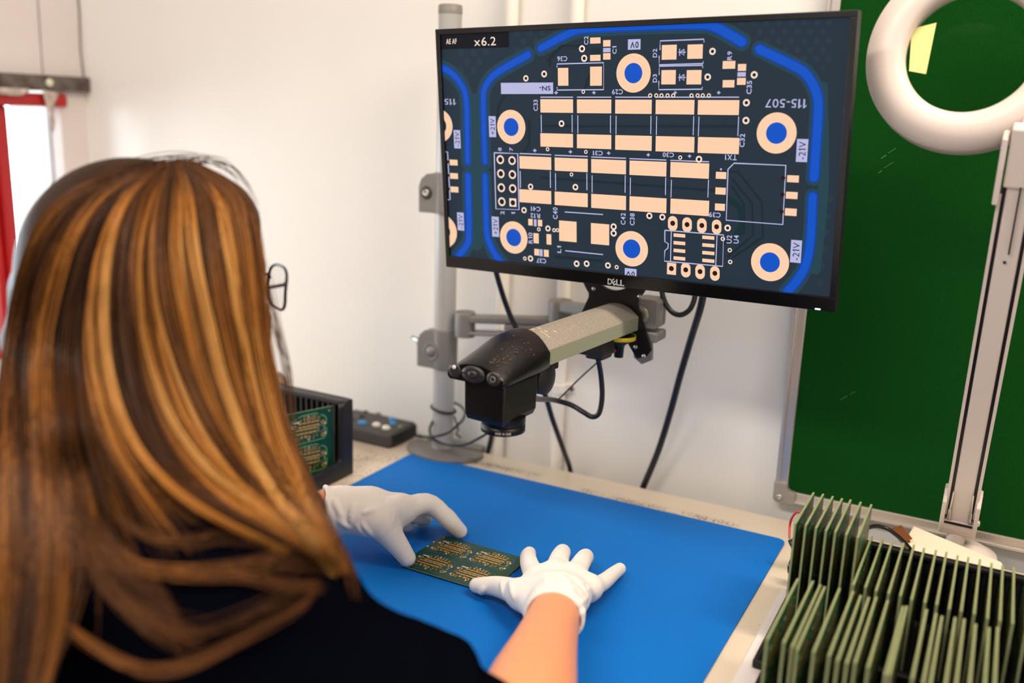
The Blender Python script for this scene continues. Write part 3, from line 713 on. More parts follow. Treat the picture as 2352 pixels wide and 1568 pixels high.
b = MB(); b.tube([(0.0215 + 0.003 * math.cos(a), -0.3330, -0.032 + 0.003 * math.sin(a)) for a in np.linspace(0, 6.283, 17)[:-1]], 0.0004, 5, closed=True); b.build('button_mark', mat('pale_print', (140, 136, 130), 0.5), head)
# chipped paint on the cover
b = MB(); rr = random.Random(4)
for i in range(60):
    y = -0.322 + 0.06 * rr.random() ** 1.3; x = 0.010 + 0.013 * rr.random() + (y + 0.31) * 0.25 * (1 if rr.random() > .4 else -.6)
    s_ = 0.0004 + 0.0010 * rr.random() ** 1.5
    a = np.interp(y, [-.331, -.327, -.318, -.306, -.29, -.27, -.25], [-.0225, -.0195, -.0155, -.0105, -.0045, .002, .004]); ar = np.interp(y, [-.331, -.306, -.27], [.010, .018, .024])
    z = a - ar * abs(x / 0.0365) ** 2.3
    sl = np.interp(y, [-.331, -.318, -.29, -.25], [.9, .55, .35, .1])
    b.add([(x - s_, y - s_, z - sl * s_ + .0003), (x + s_ * 1.2, y - s_ * .4, z - sl * s_ * .4 + .0001), (x + s_ * .6, y + s_, z + sl * s_ + .0002), (x - s_ * .7, y + s_ * .6, z + sl * s_ * .6 + .0003)], [(0, 1, 2, 3)])
b.build('chipped_paint', mat('worn_patch', (74, 60, 50), 0.5), head)
b = MB(); pl = [(-0.019, -0.327), (0.0325, -0.329), (0.0345, -0.327), (0.0345, -0.262), (-0.019, -0.262)]
b.add([(x, y, -0.040) for x, y in pl] + [(x * 0.97 + 0.0004, y * 0.999, -0.078) for x, y in pl] + [(x * 0.90 + 0.001, -0.295 + (y + 0.295) * 0.92, -0.0845) for x, y in pl],
      [(0, 1, 2, 3, 4)] + [(i, i + 5, (i + 1) % 5 + 5, (i + 1) % 5) for i in range(5)] + [(i + 5, i + 10, (i + 1) % 5 + 10, (i + 1) % 5 + 5) for i in range(5)] + [(14, 13, 12, 11, 10)])
b.build('camera_body', mblack_m, scope, bevel=0.0025)
b = MB(); b.lathe([(0.0245, -0.082), (0.0245, -0.089), (0.0232, -0.0895), (0.0232, -0.0915), (0.0245, -0.092), (0.0245, -0.0985), (0.021, -0.1), (0.018, -0.096), (0.0, -0.094)], 40, T=Matrix.Translation((0.0135, -0.297, 0)))
lens = b.build('lens', mat('lens_barrel', (9, 9, 10), 0.4, spec=0.3), scope)
b = MB(); rr = random.Random(3)
for k in range(13):
    a = -1.35 + k * 0.055; 
    if k in (5, 8): continue
    x, y = 0.0135 + 0.0247 * math.cos(a), -0.297 + 0.0247 * math.sin(a); x2, y2 = 0.0135 + 0.0247 * math.cos(a + .035), -0.297 + 0.0247 * math.sin(a + .035)
    h = 0.0010 + 0.0006 * rr.random(); b.add([(x, y, -0.0955 - h), (x2, y2, -0.0955 - h), (x2, y2, -0.0955 + h), (x, y, -0.0955 + h)], [(0, 1, 2, 3)])
b.build('lens_markings', mat('pale_print2', (170, 160, 150), 0.5), lens)
# strap knob under the arm
b = MB(); T = Matrix.Translation((0.012, -0.222, -0.055)) @ Matrix.Rotation(math.pi / 2, 4, 'Y'); b.lathe([(0.010, -0.018), (0.019, -0.016), (0.020, 0), (0.019, 0.012), (0.006, 0.016), (0.0, 0.016)], 28, T=T)
b.box((0.002, -0.235, -0.050), (0.020, -0.19, -0.036)); b.build('cable_boss', blackr_m, scope, bevel=0.001)
b = MB(); b.box((-0.020, -0.075, -0.062), (0.020, -0.040, -0.036)); b.box((-0.014, -0.060, -0.070), (0.012, -0.030, -0.056)); b.build('plug_block', blackr_m, scope, bevel=0.003)
b = MB(); b.lathe([(0.020, 0), (0.020, -0.006), (0.007, -0.013), (0.006, -0.030), (0.0, -0.030)], 24, T=Matrix.Translation((0.018, -0.024, -0.040))); kn = b.build('clamp_knob', blackr_m, scope)
b = MB(); b.lathe([(0.0215, 0.0005), (0.0215, -0.0050), (0.0185, -0.0054)], 24, T=Matrix.Translation((0.018, -0.024, -0.040)), cap=False); b.build('yellow_ring', mat('yellow_plastic', (226, 196, 30), 0.4), kn)
# mounting plate with a round hole and splayed legs
pc = ml(1413, 610, 0.004); N = 96; outer = []
legs = [(-67, 0.128), (-113, 0.124), (62, 0.105), (118, 0.105)]
for k in range(N):
    a = 2 * math.pi * k / N; r = 0.052 + 0.006 * math.sin(a) ** 2
    for la, ln in legs:
        dlt = abs((math.degrees(a) - la + 180) % 360 - 180); w = math.radians(dlt)
        if dlt < 75:
            hwid = 0.0150
            rl = min(ln + 0.0 * w, hwid / max(math.sin(w), 1e-3)) if math.sin(w) > 0.02 else ln
            if rl >= ln: rl = ln
            r = max(r, rl)
    outer.append((pc[0] + r * math.cos(a), pc[1] + r * math.sin(a)))
inner = [(pc[0] + 0.033 * math.cos(2 * math.pi * k / N), pc[1] + 0.033 * math.sin(2 * math.pi * k / N)) for k in range(N)]
b = MB(); vs = [(p[0], 0.002, p[1]) for p in outer] + [(p[0], 0.002, p[1]) for p in inner] + [(p[0], 0.006, p[1]) for p in outer] + [(p[0], 0.006, p[1]) for p in inner]
fs = []
for k in range(N):
    j = (k + 1) % N; fs += [(k, N + k, N + j, j), (2 * N + k, 2 * N + j, 3 * N + j, 3 * N + k), (k, j, 2 * N + j, 2 * N + k), (N + k, 3 * N + k, 3 * N + j, N + j)]
b.add(vs, fs); plate = b.build('mounting_plate', mat('black_steel_plate', (18, 16, 17), 0.3, 0.3, spec=0.6), scope)
for (px, py) in ((1363, 663), (1468, 681), (1459, 797), (1478, 818)):
    q = ml(px, py, 0.001); b = MB(); b.lathe([(0.0030, 0), (0.0028, 0.0012), (0.0, 0.0014)], 12, T=Matrix.Translation((q[0], 0.0022, q[1])) @ Matrix.Rotation(math.pi / 2, 4, 'X')); b.build('plate_screw', mat('zinc2', (170, 165, 158), 0.3, 0.8), plate)

# ================================================================== grey column stand with folding arm
col_m = mat('grey_painted_column', (172, 170, 166), 0.3, 0.1, var=0.08, vscale=8)
cast_m = mat('grey_casting', (122, 118, 113), 0.45, 0.15, bump=0.15, bscale=300)
P0 = on(1017, 1006, 1, 1.262); PX, PY = float(P0[0]), 1.262
st = empty('column_stand', (PX, PY, DZ), label='grey column stand clamped to the desk edge, carrying the monitor arm', cat='stand')
def C_(o): return child(o, st)
b = MB(); b.tube([(PX, PY, DZ + 0.003), (PX, PY, DZ + 0.7055)], 0.0178, 40); C_(b.build('column', col_m, bevel=0))
capo = MB(); capo.lathe([(0.0182, 0), (0.0182, 0.012), (0.0165, 0.0135), (0, 0.0137)], 36, T=Matrix.Translation((PX, PY, DZ + 0.6945))); C_(capo.build('top_cap', mat('grey_end_cap', (128, 122, 114), 0.5)))
# base: wide disc, flat at the rear, clamp hook over the desk edge
b = MB(); pl = []
for k in range(40):
    a = math.radians(-200 + 220 * k / 39); pl.append((PX + 0.008 + 0.068 * math.cos(a), PY - 0.005 + 0.050 * math.sin(a)))
b.prism(pl, DZ + 0.0005, DZ + 0.008)
C_(b.build('base_plate', cast_m, bevel=0.002))
b = MB(); b.box((PX - 0.045, 1.283, DZ + 0.001), (PX + 0.060, 1.303, DZ + 0.009)); b.box((PX - 0.045, 1.296, DZ - 0.05), (PX + 0.060, 1.303, DZ + 0.005)); C_(b.build('edge_clamp', cast_m, bevel=0.002))
def collar(zc, h, name, lever):
    T = Matrix.Translation((PX, PY, zc))
    b = MB(); b.lathe([(0.0215, -h / 2), (0.0215, h / 2), (0.0180, h / 2 + 0.001)], 40, T=T)
    pl = [(-0.040, -h * .50), (-0.0405, h * .15), (-0.036, h * .34), (-0.026, h * .47), (-0.012, h * .5), (0.0, h * .5), (0.0, -h * .5)]
    b.prism(pl, -0.0205, -0.0145, ax='y', T=T); b.prism(pl, -0.008, -0.001, ax='y', T=T)
    o = C_(b.build(name, cast_m, bevel=0.0015))
    def S_(q): q.parent = o; return q
    if lever:
        b = MB(); b.lathe([(0.0145, 0), (0.0145, 0.0015), (0.0125, 0.0025), (0.0118, 0.0015), (0.008, 0.0015), (0.0075, 0.003), (0.0, 0.003)], 28, T=T @ Matrix.Translation((-0.012, -0.0205, -0.004)) @ Matrix.Rotation(math.pi / 2, 4, 'X')); S_(b.build('boss', cast_m))
        b = MB(); b.tube([(PX - 0.034, PY - 0.011, zc + 0.006), (PX - 0.041, PY - 0.011, zc + 0.007), (PX - 0.0415, PY - 0.011, zc + 0.007), (PX - 0.056, PY - 0.012, zc + 0.013)], [0.009, 0.009, 0.005, 0.0035], 14); S_(b.build('clamp_lever', mat('chrome', (200, 200, 198), 0.15, 0.95)))
    else:
        b = MB(); b.lathe([(0.0105, 0), (0.0095, 0.002), (0.0075, 0.0015), (0.0, 0.001)], 28, T=T @ Matrix.Translation((-0.025, -0.0205, 0.0)) @ Matrix.Rotation(math.pi / 2, 4, 'X')); o2 = S_(b.build('screw_seat', mat('dark_recess', (50, 48, 46), 0.5)))
        b = MB(); b.lathe([(0.0055, 0.001), (0.0055, 0.0035), (0.003, 0.0038), (0.003, 0.002), (0.0, 0.002)], 18, T=T @ Matrix.Translation((-0.025, -0.0205, 0.0)) @ Matrix.Rotation(math.pi / 2, 4, 'X')); S_(b.build('screw', mat('zinc3', (190, 186, 170), 0.25, 0.85)))
    return o
zl = float(on(1010, 797, 1, PY)[2]); zu = float(on(1010, 442, 1, PY)[2])
collar(zu, 0.062, 'upper_collar', False); collar(zl, 0.064, 'lower_collar', True)
# folding arm
J1 = Vector(on(1068, 745, 1, 1.258)); J2 = Vector(on(1287, 712, 1, 1.275)); J3 = Vector(on(1488, 722, 1, 1.185))
def beam(a, c, w, h, m, name, slot=False):
    a, c = Vector(a), Vector(c); d = (c - a); L_ = d.length; x = d.normalized(); y = Vector((0, 0, 1)).cross(x).normalized(); z = x.cross(y)
    T = Matrix(((x.x, y.x, z.x, a.x), (x.y, y.y, z.y, a.y), (x.z, y.z, z.z, a.z), (0, 0, 0, 1))); b = MB()
    if slot:
        b.box((0, -w / 2, h * .12), (L_, w / 2, h / 2), T=T); b.box((0, -w / 2, -h / 2), (L_, w / 2, -h * .30), T=T); b.box((L_ * .45, -w / 2, -h * .3), (L_, w / 2, h * .12), T=T)
    else: b.box((0, -w / 2, -h / 2), (L_, w / 2, h / 2), T=T)
    return C_(b.build(name, m, bevel=0.003))
def joint(c, r, h, name):
    b = MB(); b.lathe([(r, -h / 2), (r, h / 2 - 0.004), (r * 0.96, h / 2), (r * .8, h / 2), (r * .8, h / 2 - 0.001), (r * 0.35, h / 2 - 0.001), (r * .3, h / 2 - 0.004), (0, h / 2 - 0.004)], 32, T=Matrix.Translation(c)); return C_(b.build(name, cast_m))
J2l = J2 + Vector((-0.002, 0, -0.027))
beam(J1, J2l, 0.024, 0.032, cast_m, 'lower_arm', True); joint(J1 + Vector((0, 0, 0.001)), 0.0165, 0.040, 'pivot'); joint(J2l, 0.016, 0.026, 'pivot')
joint(J2, 0.0185, 0.032, 'pivot'); beam(J2 + Vector((0, 0, 0.006)), J3 + Vector((-.01, 0, -0.004)), 0.024, 0.016, cast_m, 'upper_arm'); 
b = MB(); b.prism(rounded(-0.016, -0.020, 0.020, 0.020, 0.006), -0.018, 0.018, ax='y', T=Matrix.Translation(J3 + Vector((0, 0, 0.004)))); 
b.prism(rounded(-0.020, -0.014, 0.018, 0.0, 0.004), -0.018, 0.018, ax='y', T=Matrix.Translation(J3 + Vector((0.004, 0, -0.020)))); C_(b.build('tilt_bracket', cast_m, bevel=0.002))
b = MB(); b.lathe([(0.0125, 0), (0.0125, 0.003), (0.010, 0.004), (0.003, 0.004), (0.003, 0.002), (0.0, 0.002)], 28, T=Matrix.Translation(J3 + Vector((-0.004, -0.018, 0.002))) @ Matrix.Rotation(math.pi / 2, 4, 'X')); C_(b.build('tilt_screw', mat('bronze_grey', (140, 130, 116), 0.35, 0.5)))
Jb = Vector(on(1478, 800, 1, 1.19)); b = MB(); b.prism([(-0.018, 0.02), (-0.012, -0.014), (0.0, -0.022), (0.014, -0.014), (0.012, 0.012), (0.0, 0.026)], -0.004, 0.004, ax='y', T=Matrix.Translation(Jb)); C_(b.build('rear_bracket', cast_m, bevel=0.001))

# ================================================================== cables
cab_m = mat('black_cable', (15, 15, 17), 0.38, spec=0.6)
def cable(name, pts, r, label, m=None, n=60, cat='cable', group=None):
    b = MB(); b.tube(spline(pts, n), r, 10); o = b.build(name, m or cab_m); tag(o, label, cat, group); return o
def pts3(L): return [on(x, y, 1, yy) for x, y, yy in L]
cable('power_cable', pts3([(1133, 600, 1.17), (1148, 655, 1.19), (1168, 715, 1.21), (1192, 768, 1.215), (1225, 840, 1.22), (1250, 900, 1.22), (1270, 965, 1.24), (1295, 1035, 1.275), (1310, 1080, 1.308), (1314, 1140, 1.312)]), 0.0041, 'black cable running down behind the inspection camera past its grey arm')
cable('power_cable', pts3([(1372, 815, 1.10), (1380, 860, 1.12), (1383, 910, 1.13), (1376, 948, 1.13), (1360, 957, 1.13), (1338, 945, 1.13), (1310, 929, 1.13), (1270, 918, 1.10), (1235, 916, 1.02), (1222, 905, 0.97)]), 0.0036, 'black cable looping from under the grey arm back to the camera head')
cable('thin_wire', pts3([(1405, 805, 1.14), (1372, 832, 1.15), (1330, 870, 1.16), (1295, 905, 1.16), (1280, 918, 1.15), (1262, 921, 1.12)]), 0.0013, 'thin black wire slanting behind the looping black cable')
cable('thin_wire', pts3([(1435, 790, 1.14), (1425, 806, 1.145), (1410, 800, 1.14), (1395, 778, 1.14)]), 0.0013, 'short thin black wire beside the yellow ringed knob')
cable('red_wire', pts3([(1396, 800, 1.13), (1409, 805, 1.13), (1416, 803, 1.13)]), 0.0022, 'short orange red wire end hanging under the grey arm', m=mat('red_wire_m', (196, 70, 36), 0.4))
cable('power_cable', pts3([(1518, 650, 1.19), (1524, 685, 1.19), (1540, 713, 1.19), (1561, 723, 1.19), (1582, 713, 1.19), (1594, 690, 1.19), (1598, 660, 1.19)]), 0.0036, 'black cable hanging in a small loop under the monitor')
cable('power_cable', pts3([(1618, 660, 1.20), (1608, 710, 1.22), (1588, 775, 1.25), (1563, 860, 1.27), (1540, 945, 1.285), (1512, 1035, 1.30), (1480, 1112, 1.308), (1462, 1155, 1.312)]), 0.0050, 'thick black cable dropping from the monitor to behind the desk', n=80)
cable('power_cable', pts3([(1131, 985, 1.30), (1127, 1010, 1.305), (1120, 1040, 1.31), (1112, 1080, 1.312)]), 0.0042, 'short length of black cable under the camera lens behind the desk')
cable('remote_cable', [on(952, 999, 2, 0.768), on(975, 1003, 2, 0.765), on(1000, 1002, 1, 1.21), on(1030, 993, 1, 1.215), on(1052, 975, 1, 1.23), on(1064, 962, 1, 1.25), on(1068, 945, 1, 1.28), on(1055, 930, 1, 1.30), on(1040, 924, 1, 1.30)], 0.0022, 'thin black cable leading from the handset across the grey column')
cable('column_cable', [(PX + 0.0202 * math.cos(a), PY + 0.0202 * math.sin(a), float(on(1015, 938, 1, PY)[2]) + 0.004 * math.cos(a + 2.6)) for a in np.linspace(0.6, 0.6 + 2 * math.pi, 24)], 0.0022, 'thin black cable wound once around the grey column')
cable('column_cable', [on(1043, 955, 1, 1.29), on(1052, 985, 1, 1.30), on(1048, 996, 1, 1.29), on(1058, 1005, 1, 1.30)], 0.0016, 'thin cable end crossing just behind the foot of the column')
cable('column_cable', [on(995, 965, 1, 1.25), on(987, 985, 1, 1.235), on(992, 1004, 1, 1.225), on(1012, 1017, 1, 1.22), on(1042, 1023, 1, 1.21), on(1075, 1018, 1, 1.20), on(1098, 1007, 1, 1.18), on(1118, 995, 1, 1.17), on(1132, 980, 1, 1.16)], 0.0022, 'thin black cable curving over the round base towards the lens')

# ================================================================== handset
hs_m = mat('dark_grey_handset', (58, 54, 52), 0.55, var=0.3, vscale=120, c2=(84, 78, 72), bump=0.2, bscale=700)
ha = math.radians(3)
hs = empty('remote_handset', (-0.920, 1.247, DZ), (0, 0, -ha * 0), label='dark grey remote handset with blue and white buttons beside the column', cat='remote control')
HX0, HX1, HY0, HY1, HT = -0.078, 0.057, -0.030, 0.052, 0.027
b = MB(); b.prism([(HY0, 0.0), (HY1, 0.0), (HY1 + 0.0, HT), (HY0 + 0.004, HT - 0.003)], HX0, HX1, ax='x'); b.build('case', hs_m, hs, bevel=0.006, bseg=3)
b = MB(); b.box((HX1 - 0.002, HY0 + 0.008, 0.003), (HX1 + 0.0025, HY1 - 0.003, HT - 0.004)); b.build('end_cap', blackr_m, hs, bevel=0.0015)
blue_m = mat('blue_button', (38, 132, 196), 0.35); whb_m = mat('white_button', (226, 220, 206), 0.4); kb_m = mat('black_button', (14, 14, 14), 0.4); gr_m = mat('grey_button', (112, 108, 90), 0.5); og_m = mat('olive_button', (128, 132, 84), 0.5)
for px, py, rx, ry, m in ((833, 970, .0085, .0060, blue_m), (865, 974, .0080, .0065, whb_m), (887, 981, .0080, .0065, whb_m), (901, 962, .0070, .0060, blue_m), (904, 971, .0065, .0055, blue_m),
                          (840, 946, .0055, .0040, kb_m), (830, 956, .0055, .0042, kb_m), (806, 961, .0055, .0045, kb_m), (869, 951, .0065, .0035, gr_m), (919, 979, .0040, .0035, og_m)):
    p = on(px, py, 2, DZ + HT); b = MB()
    T = Matrix.Translation((p[0] + 0.920, p[1] - 1.247, HT - 0.002)) @ Matrix.Diagonal((rx, ry, 0.0052, 1)); b.lathe([(1.0, 0), (0.95, 0.5), (0.7, 0.85), (0.35, 0.97), (0, 1)], 24, T=T); b.build('button', m, hs)

# ================================================================== circuit panels
grn_m = mat('green_solder_mask', (12, 62, 34), 0.28, var=0.35, vscale=60, c2=(4, 40, 24), spec=0.6)
edge_m = mat('pale_green_board_edge', (134, 140, 98), 0.6, var=0.3, vscale=80, c2=(104, 106, 74))
gold_m = mat('gold_pad', (212, 162, 92), 0.35, 0.4)
silk_m = mat('white_print', (212, 216, 206), 0.5)
route_m = mat('routed_edge_green', (112, 160, 116), 0.5)
dark_m = mat('hole_dark', (40, 30, 14), 0.6)
PL_, PW_, PT_ = 0.1420, 0.1030, 0.0016
us = [a[1] for a in ART if a[0] == 'pad']; UC, VC = scr(1482, 372)
def board_art(b, cx_, cy_, sc_, z, sgn, lowres=False, slotm=3):
    """one printed board centred at cx, cy; sgn=+1 on the upper face, -1 on the lower"""
    zz = lambda k: z + sgn * (0.00004 + 0.00003 * k)
    def poly(P, mi, k, fs=None):
        Q = [(cx_ + (u - UC) * sc_, cy_ - (v - VC) * sc_, zz(k)) for u, v in P]
        f = fs or [tuple(range(len(Q)))]
        b.add(Q, f if sgn < 0 else [tuple(reversed(x)) for x in f], mi)
    for a in ART:
        if a[0] in ('pad', 'silk'):
            _, u0, v0, u1, v1 = a
            if lowres and (u1 - u0) * (v1 - v0) < 1.0e-4: continue
            poly([(u0, v0), (u1, v0), (u1, v1), (u0, v1)], 1 if a[0] == 'pad' else 2, 1)
        elif a[0] in ('via', 'hole'):
            _, u, v, ro, ri = a; n = 8 if a[0] == 'via' or lowres else 16
            if lowres and a[0] == 'via': continue
            C2 = [(math.cos(2 * math.pi * k / n), math.sin(2 * math.pi * k / n)) for k in range(n)]
            poly([(u + ro * x, v + ro * y) for x, y in C2], 1, 1)
            poly([(u + ri * x, v + ri * y) for x, y in C2], 4, 2)
        elif a[0] == 'slot':
            _, P, w = a; P = P[::3] if not lowres else P[::5]; w = w[::3] if not lowres else w[::5]
            Q = [(u if abs(u - UC) < 0.24 else UC + 0.24 * np.sign(u - UC), v) for u, v in P]
            d = np.gradient(P, axis=0); d /= np.linalg.norm(d, axis=1)[:, None]; n = len(P); ww = 0.0042
            L = [(p[0] - q[1] * ww, p[1] + q[0] * ww) for p, q in zip(P, d)]; R_ = [(p[0] + q[1] * ww, p[1] - q[0] * ww) for p, q in zip(P, d)]
            poly(L + R_, slotm, 1, [(i, n + i, n + i + 1, i + 1) for i in range(n - 1)])
        elif a[0] == 'line':
            _, P, w = a; n = len(P); d = np.gradient(P, axis=0); d /= np.linalg.norm(d, axis=1)[:, None]
            L = [(p[0] - q[1] * .0012, p[1] + q[0] * .0012) for p, q in zip(P, d)]; R_ = [(p[0] + q[1] * .0012, p[1] - q[0] * .0012) for p, q in zip(P, d)]
            poly(L + R_, 2, 2, [(i, n + i, n + i + 1, i + 1) for i in range(n - 1)])
    # lower slots run off the picture of the screen; close the outline along the bottom edge
    s0, s1 = scr(1150, 604), scr(1806, 672); q = [(s0[0], s0[1]), (s0[0] + .03, s0[1] + .022), (s1[0] - .03, s1[1] + .012), (s1[0], s1[1])]
    for i in range(3):
        (a0, b0), (a1, b1) = q[i], q[i + 1]; poly([(a0, b0 - .004), (a1, b1 - .004), (a1, b1 + .004), (a0, b0 + .004)], slotm, 1)
art_mats = [grn_m, gold_m, silk_m, route_m, dark_m, mat('blue_seen_through_slot', (0, 84, 150), 0.5)]
def make_panel(both=False, lowres=False, slotm=3, rot=False):
    """panel of four boards, origin at its lower left corner, lying in XY"""
    b = MB(); b.box((0, 0, 0), (PL_, PW_, PT_)); 
    b.m = [0, 0, 1, 1, 1, 1]
    b2 = MB(); s_ = 0.0585 / 0.43
    for sg in ((1, -1) if both else (1,)):
        for i in (0, 1):
            for j in (0, 1): board_art(b2, 0.0395 + i * 0.0640, 0.0275 + j * 0.0485, s_, PT_ if sg > 0 else 0.0, sg, lowres, slotm)
    for (x, y) in ((0.006, 0.006), (0.136, 0.097), (0.006, 0.097), (0.136, 0.006)):
        n = 12; C2 = [(x + 0.0014 * math.cos(2 * math.pi * k / n), y + 0.0014 * math.sin(2 * math.pi * k / n), PT_ + 0.00006) for k in range(n)]; b2.add(C2, [tuple(range(n))], 1)
    return b, b2
# panel held on the mat
c0 = on(940, 1294, 2, 0.757); c1 = on(1120, 1355, 2, 0.757); c3 = on(990, 1226, 2, 0.757)
ang = math.atan2(c1[1] - c0[1], c1[0] - c0[0]); 
pb, pa = make_panel(slotm=5)
held = empty('circuit_board', (-0.6075, 0.8785, 0.7545), (0, 0, math.radians(-0.5)), 'green circuit panel of four boards held flat on the blue mat by both gloves', 'circuit board')
pb.build('panel_board', [grn_m, edge_m], held); pa.build('printed_pads', art_mats, held); held.scale = (0.896, 0.96, 1.0)
# panel leaning in the left rack
def black_rack_left():
    t = empty('circuit_rack', (-0.847, 1.10, DZ), label='black ribbed circuit board rack standing beside the person\'s hair', cat='rack')
    rk = mat('black_rack_plastic', (17, 17, 20), 0.42, spec=0.5)
    b = MB(); b.prism([(-0.175, 0.0), (0.0, 0.0), (0.0, 0.122), (-0.018, 0.122), (-0.026, 0.116), (-0.030, 0.03), (-0.175, 0.018)], -0.010, 0.0, ax='x'); b.build('end_panel', rk, t, bevel=0.003)
    b = MB(); b.box((-0.30, -0.008, 0.0), (-0.010, 0.0, 0.122)); b.box((-0.30, -0.175, 0.0), (-0.010, 0.0, 0.010)); b.box((-0.30, -0.022, 0.114), (-0.006, 0.0, 0.122)); b.build('rear_panel', rk, t, bevel=0.002)
    for k in range(24):
        x = -0.022 - k * 0.0108; b = MB(); b.box((x - 0.0026, -0.020, 0.010), (x + 0.0026, -0.007, 0.1145)); b.build('rib', rk, t, bevel=0.0018)
    b = MB(); b.box((-0.30, -0.188, 0.0), (-0.012, -0.172, 0.006)); b.build('front_foot', rk, t, bevel=0.001)
black_rack_left()
pb2, pa2 = make_panel(slotm=3)
dirL = Vector((-0.3505, -0.9365, 0)); 
# stands on its long edge; its length runs along dirL away from the rear panel
bx = -dirL; bz = Vector((0, 0, 1)); nrm_ = bx.cross(bz)    # local x -> towards rear, local y -> up, z -> facing the room
org = Vector((-0.866, 1.072, DZ + 0.0115)) + dirL * PL_
lp = empty('circuit_board', label='green circuit panel leaning in the left black rack by the hair', cat='circuit board')
lp.matrix_world = Matrix(((bx.x, 0, nrm_.x, org.x), (bx.y, 0, nrm_.y, org.y), (0, 1, nrm_.z, org.z), (0, 0, 0, 1)))
pb2.build('panel_board', [grn_m, edge_m], lp); pa2.build('printed_pads', art_mats, lp)
# roll behind that rack
TPX, _, TPZ = [float(v) for v in on(636, 884, 1, 1.18)]
b = MB(); b.lathe([(0.0, -0.010), (0.020, -0.010), (0.022, -0.008), (0.022, 0.008), (0.020, 0.010), (0.0, 0.010)], 40, T=Matrix.Translation((TPX, 1.18, TPZ)) @ Matrix.Rotation(math.radians(75), 4, 'Z') @ Matrix.Rotation(math.pi / 2, 4, 'Y'))
t = empty('tape_roll', (TPX, 1.18, TPZ), label='brown tape roll upright behind the left black rack', cat='tape'); child(b.build('roll', mat('brown_tape', (120, 92, 72), 0.5)), t)
b = MB(); b.box((TPX - 0.02, 1.165, DZ), (TPX + 0.02, 1.195, TPZ - 0.0205)); child(b.build('stand', blackr_m, bevel=0.002), t)

# right racks
rk2 = mat('black_rack_plastic_right', (13, 12, 13), 0.5, spec=0.4)
def rack(name, x0, x1, y0, y1, zt, label, rear_y=None):
    t = empty(name, (x0, y0, DZ), label=label, cat='rack')
    b = MB(); b.box((x0, y0, DZ + 0.0045), (x1, y1, DZ + 0.014)); child(b.build('base', rk2, bevel=0.002), t)
    b = MB(); b.box((x0, y1 - 0.004, DZ + 0.014), (x1, y1, zt)); b.box((x0, y1 - 0.010, zt - 0.006), (x1, y1, zt)); child(b.build('rear_panel', rk2, bevel=0.0015), t)
    b = MB(); k = 0; x = x0 + 0.006
    while x < x1: b.box((x - 0.0012, y0 + 0.004, DZ + 0.012), (x + 0.0012, y1 - 0.003, DZ + 0.020)); b.box((x - 0.0018, y1 - 0.009, DZ + 0.014), (x + 0.0018, y1 - 0.003, zt - 0.003)); x += 0.0108
    child(b.build('slot_ribs', rk2), t); return t
rear = rack('circuit_rack', -0.172, 0.26, 0.885, 1.066, 0.845, 'black circuit board rack at the back right holding the upright panels')
rack('circuit_rack', -0.160, 0.26, 0.700, 0.882, 0.800, 'black circuit board rack at the front right corner holding tilted panels')
kx = on(1799, 1298, 2, 0.775); b = MB(); b.lathe([(0.0, -0.005), (0.007, -0.005), (0.0095, 0.0), (0.009, 0.006), (0.0, 0.008)], 20, T=Matrix.Translation((-0.1745, kx[1], 0.776)) @ Matrix.Rotation(-math.pi / 2, 4, 'Y')); child(b.build('foot_knob', mat('glossy_black', (14, 13, 14), 0.12)), rear)
ord_ = ['first', 'second', 'third', 'fourth', 'fifth', 'sixth', 'seventh', 'eighth', 'ninth', 'tenth', 'eleventh', 'twelfth', 'thirteenth', 'fourteenth', 'fifteenth', 'sixteenth', 'seventeenth', 'eighteenth', 'nineteenth', 'twentieth']
LP, WP = 0.130, 0.100
rack_grn = mat('green_mask_rack', (8, 84, 44), 0.3, var=0.5, vscale=50, c2=(2, 58, 30), spec=0.6)
def rack_panel_mesh(l, h):
    """board standing in YZ, thickness along x, origin at its lower front edge; returns (board, pads)"""
    b = MB(); b.box((-0.0011, 0, 0), (0.0011, l, h)); b.m = [1, 1, 1, 0, 1, 0]
    b2 = MB(); tmp = MB(); s_ = 0.0530 / 0.43
    hz = l > h
    for i in (0, 1):
        for j in (0, 1):
            (board_art)(tmp, 0.036 + i * 0.0585, 0.026 + j * 0.0475, s_, 0.0, 1, True, 3)
    V = np.array(tmp.v)
    for sg in (1, -1):
        if hz: Q = [(sg * (0.0011 + v[2]), v[0], v[1]) for v in V]
        else: Q = [(sg * (0.0011 + v[2]), 0.1 - v[1], v[0]) for v in V]
        fs = tmp.f if sg > 0 else [tuple(reversed(f)) for f in tmp.f]
        if not hz: fs = [tuple(reversed(f)) for f in fs]
        o = len(b2.v); b2.v += [tuple(p) for p in Q]; b2.f += [tuple(i + o for i in f) for f in fs]; b2.m += tmp.m; b2.sm += tmp.sm
    return b, b2
def panel_proto(l, h):
    b, b2 = rack_panel_mesh(l, h); t = empty('circuit_board'); b.build('panel_board', [rack_grn, edge_m], t); b2.build('printed_pads', art_mats, t); return t
def copy_thing(o):
    c = o.copy(); COL.objects.link(c)
    for ch in list(o.children):
        d = ch.copy(); COL.objects.link(d); d.parent = c
    return c
tallp = panel_proto(WP, LP); flatp = panel_proto(LP, WP)
used = {tallp.name: False, flatp.name: False}
def place(proto, loc, rz, rx, label, group):
    if not used[proto.name]: used[proto.name] = True; o = proto
    else: o = copy_thing(proto)
    o.location = loc; o.rotation_euler = (rx, rz, 0) if False else (rx, rz, 0.0); tag(o, label, 'circuit board', group); return o
zb = DZ + 0.0150
tx = []
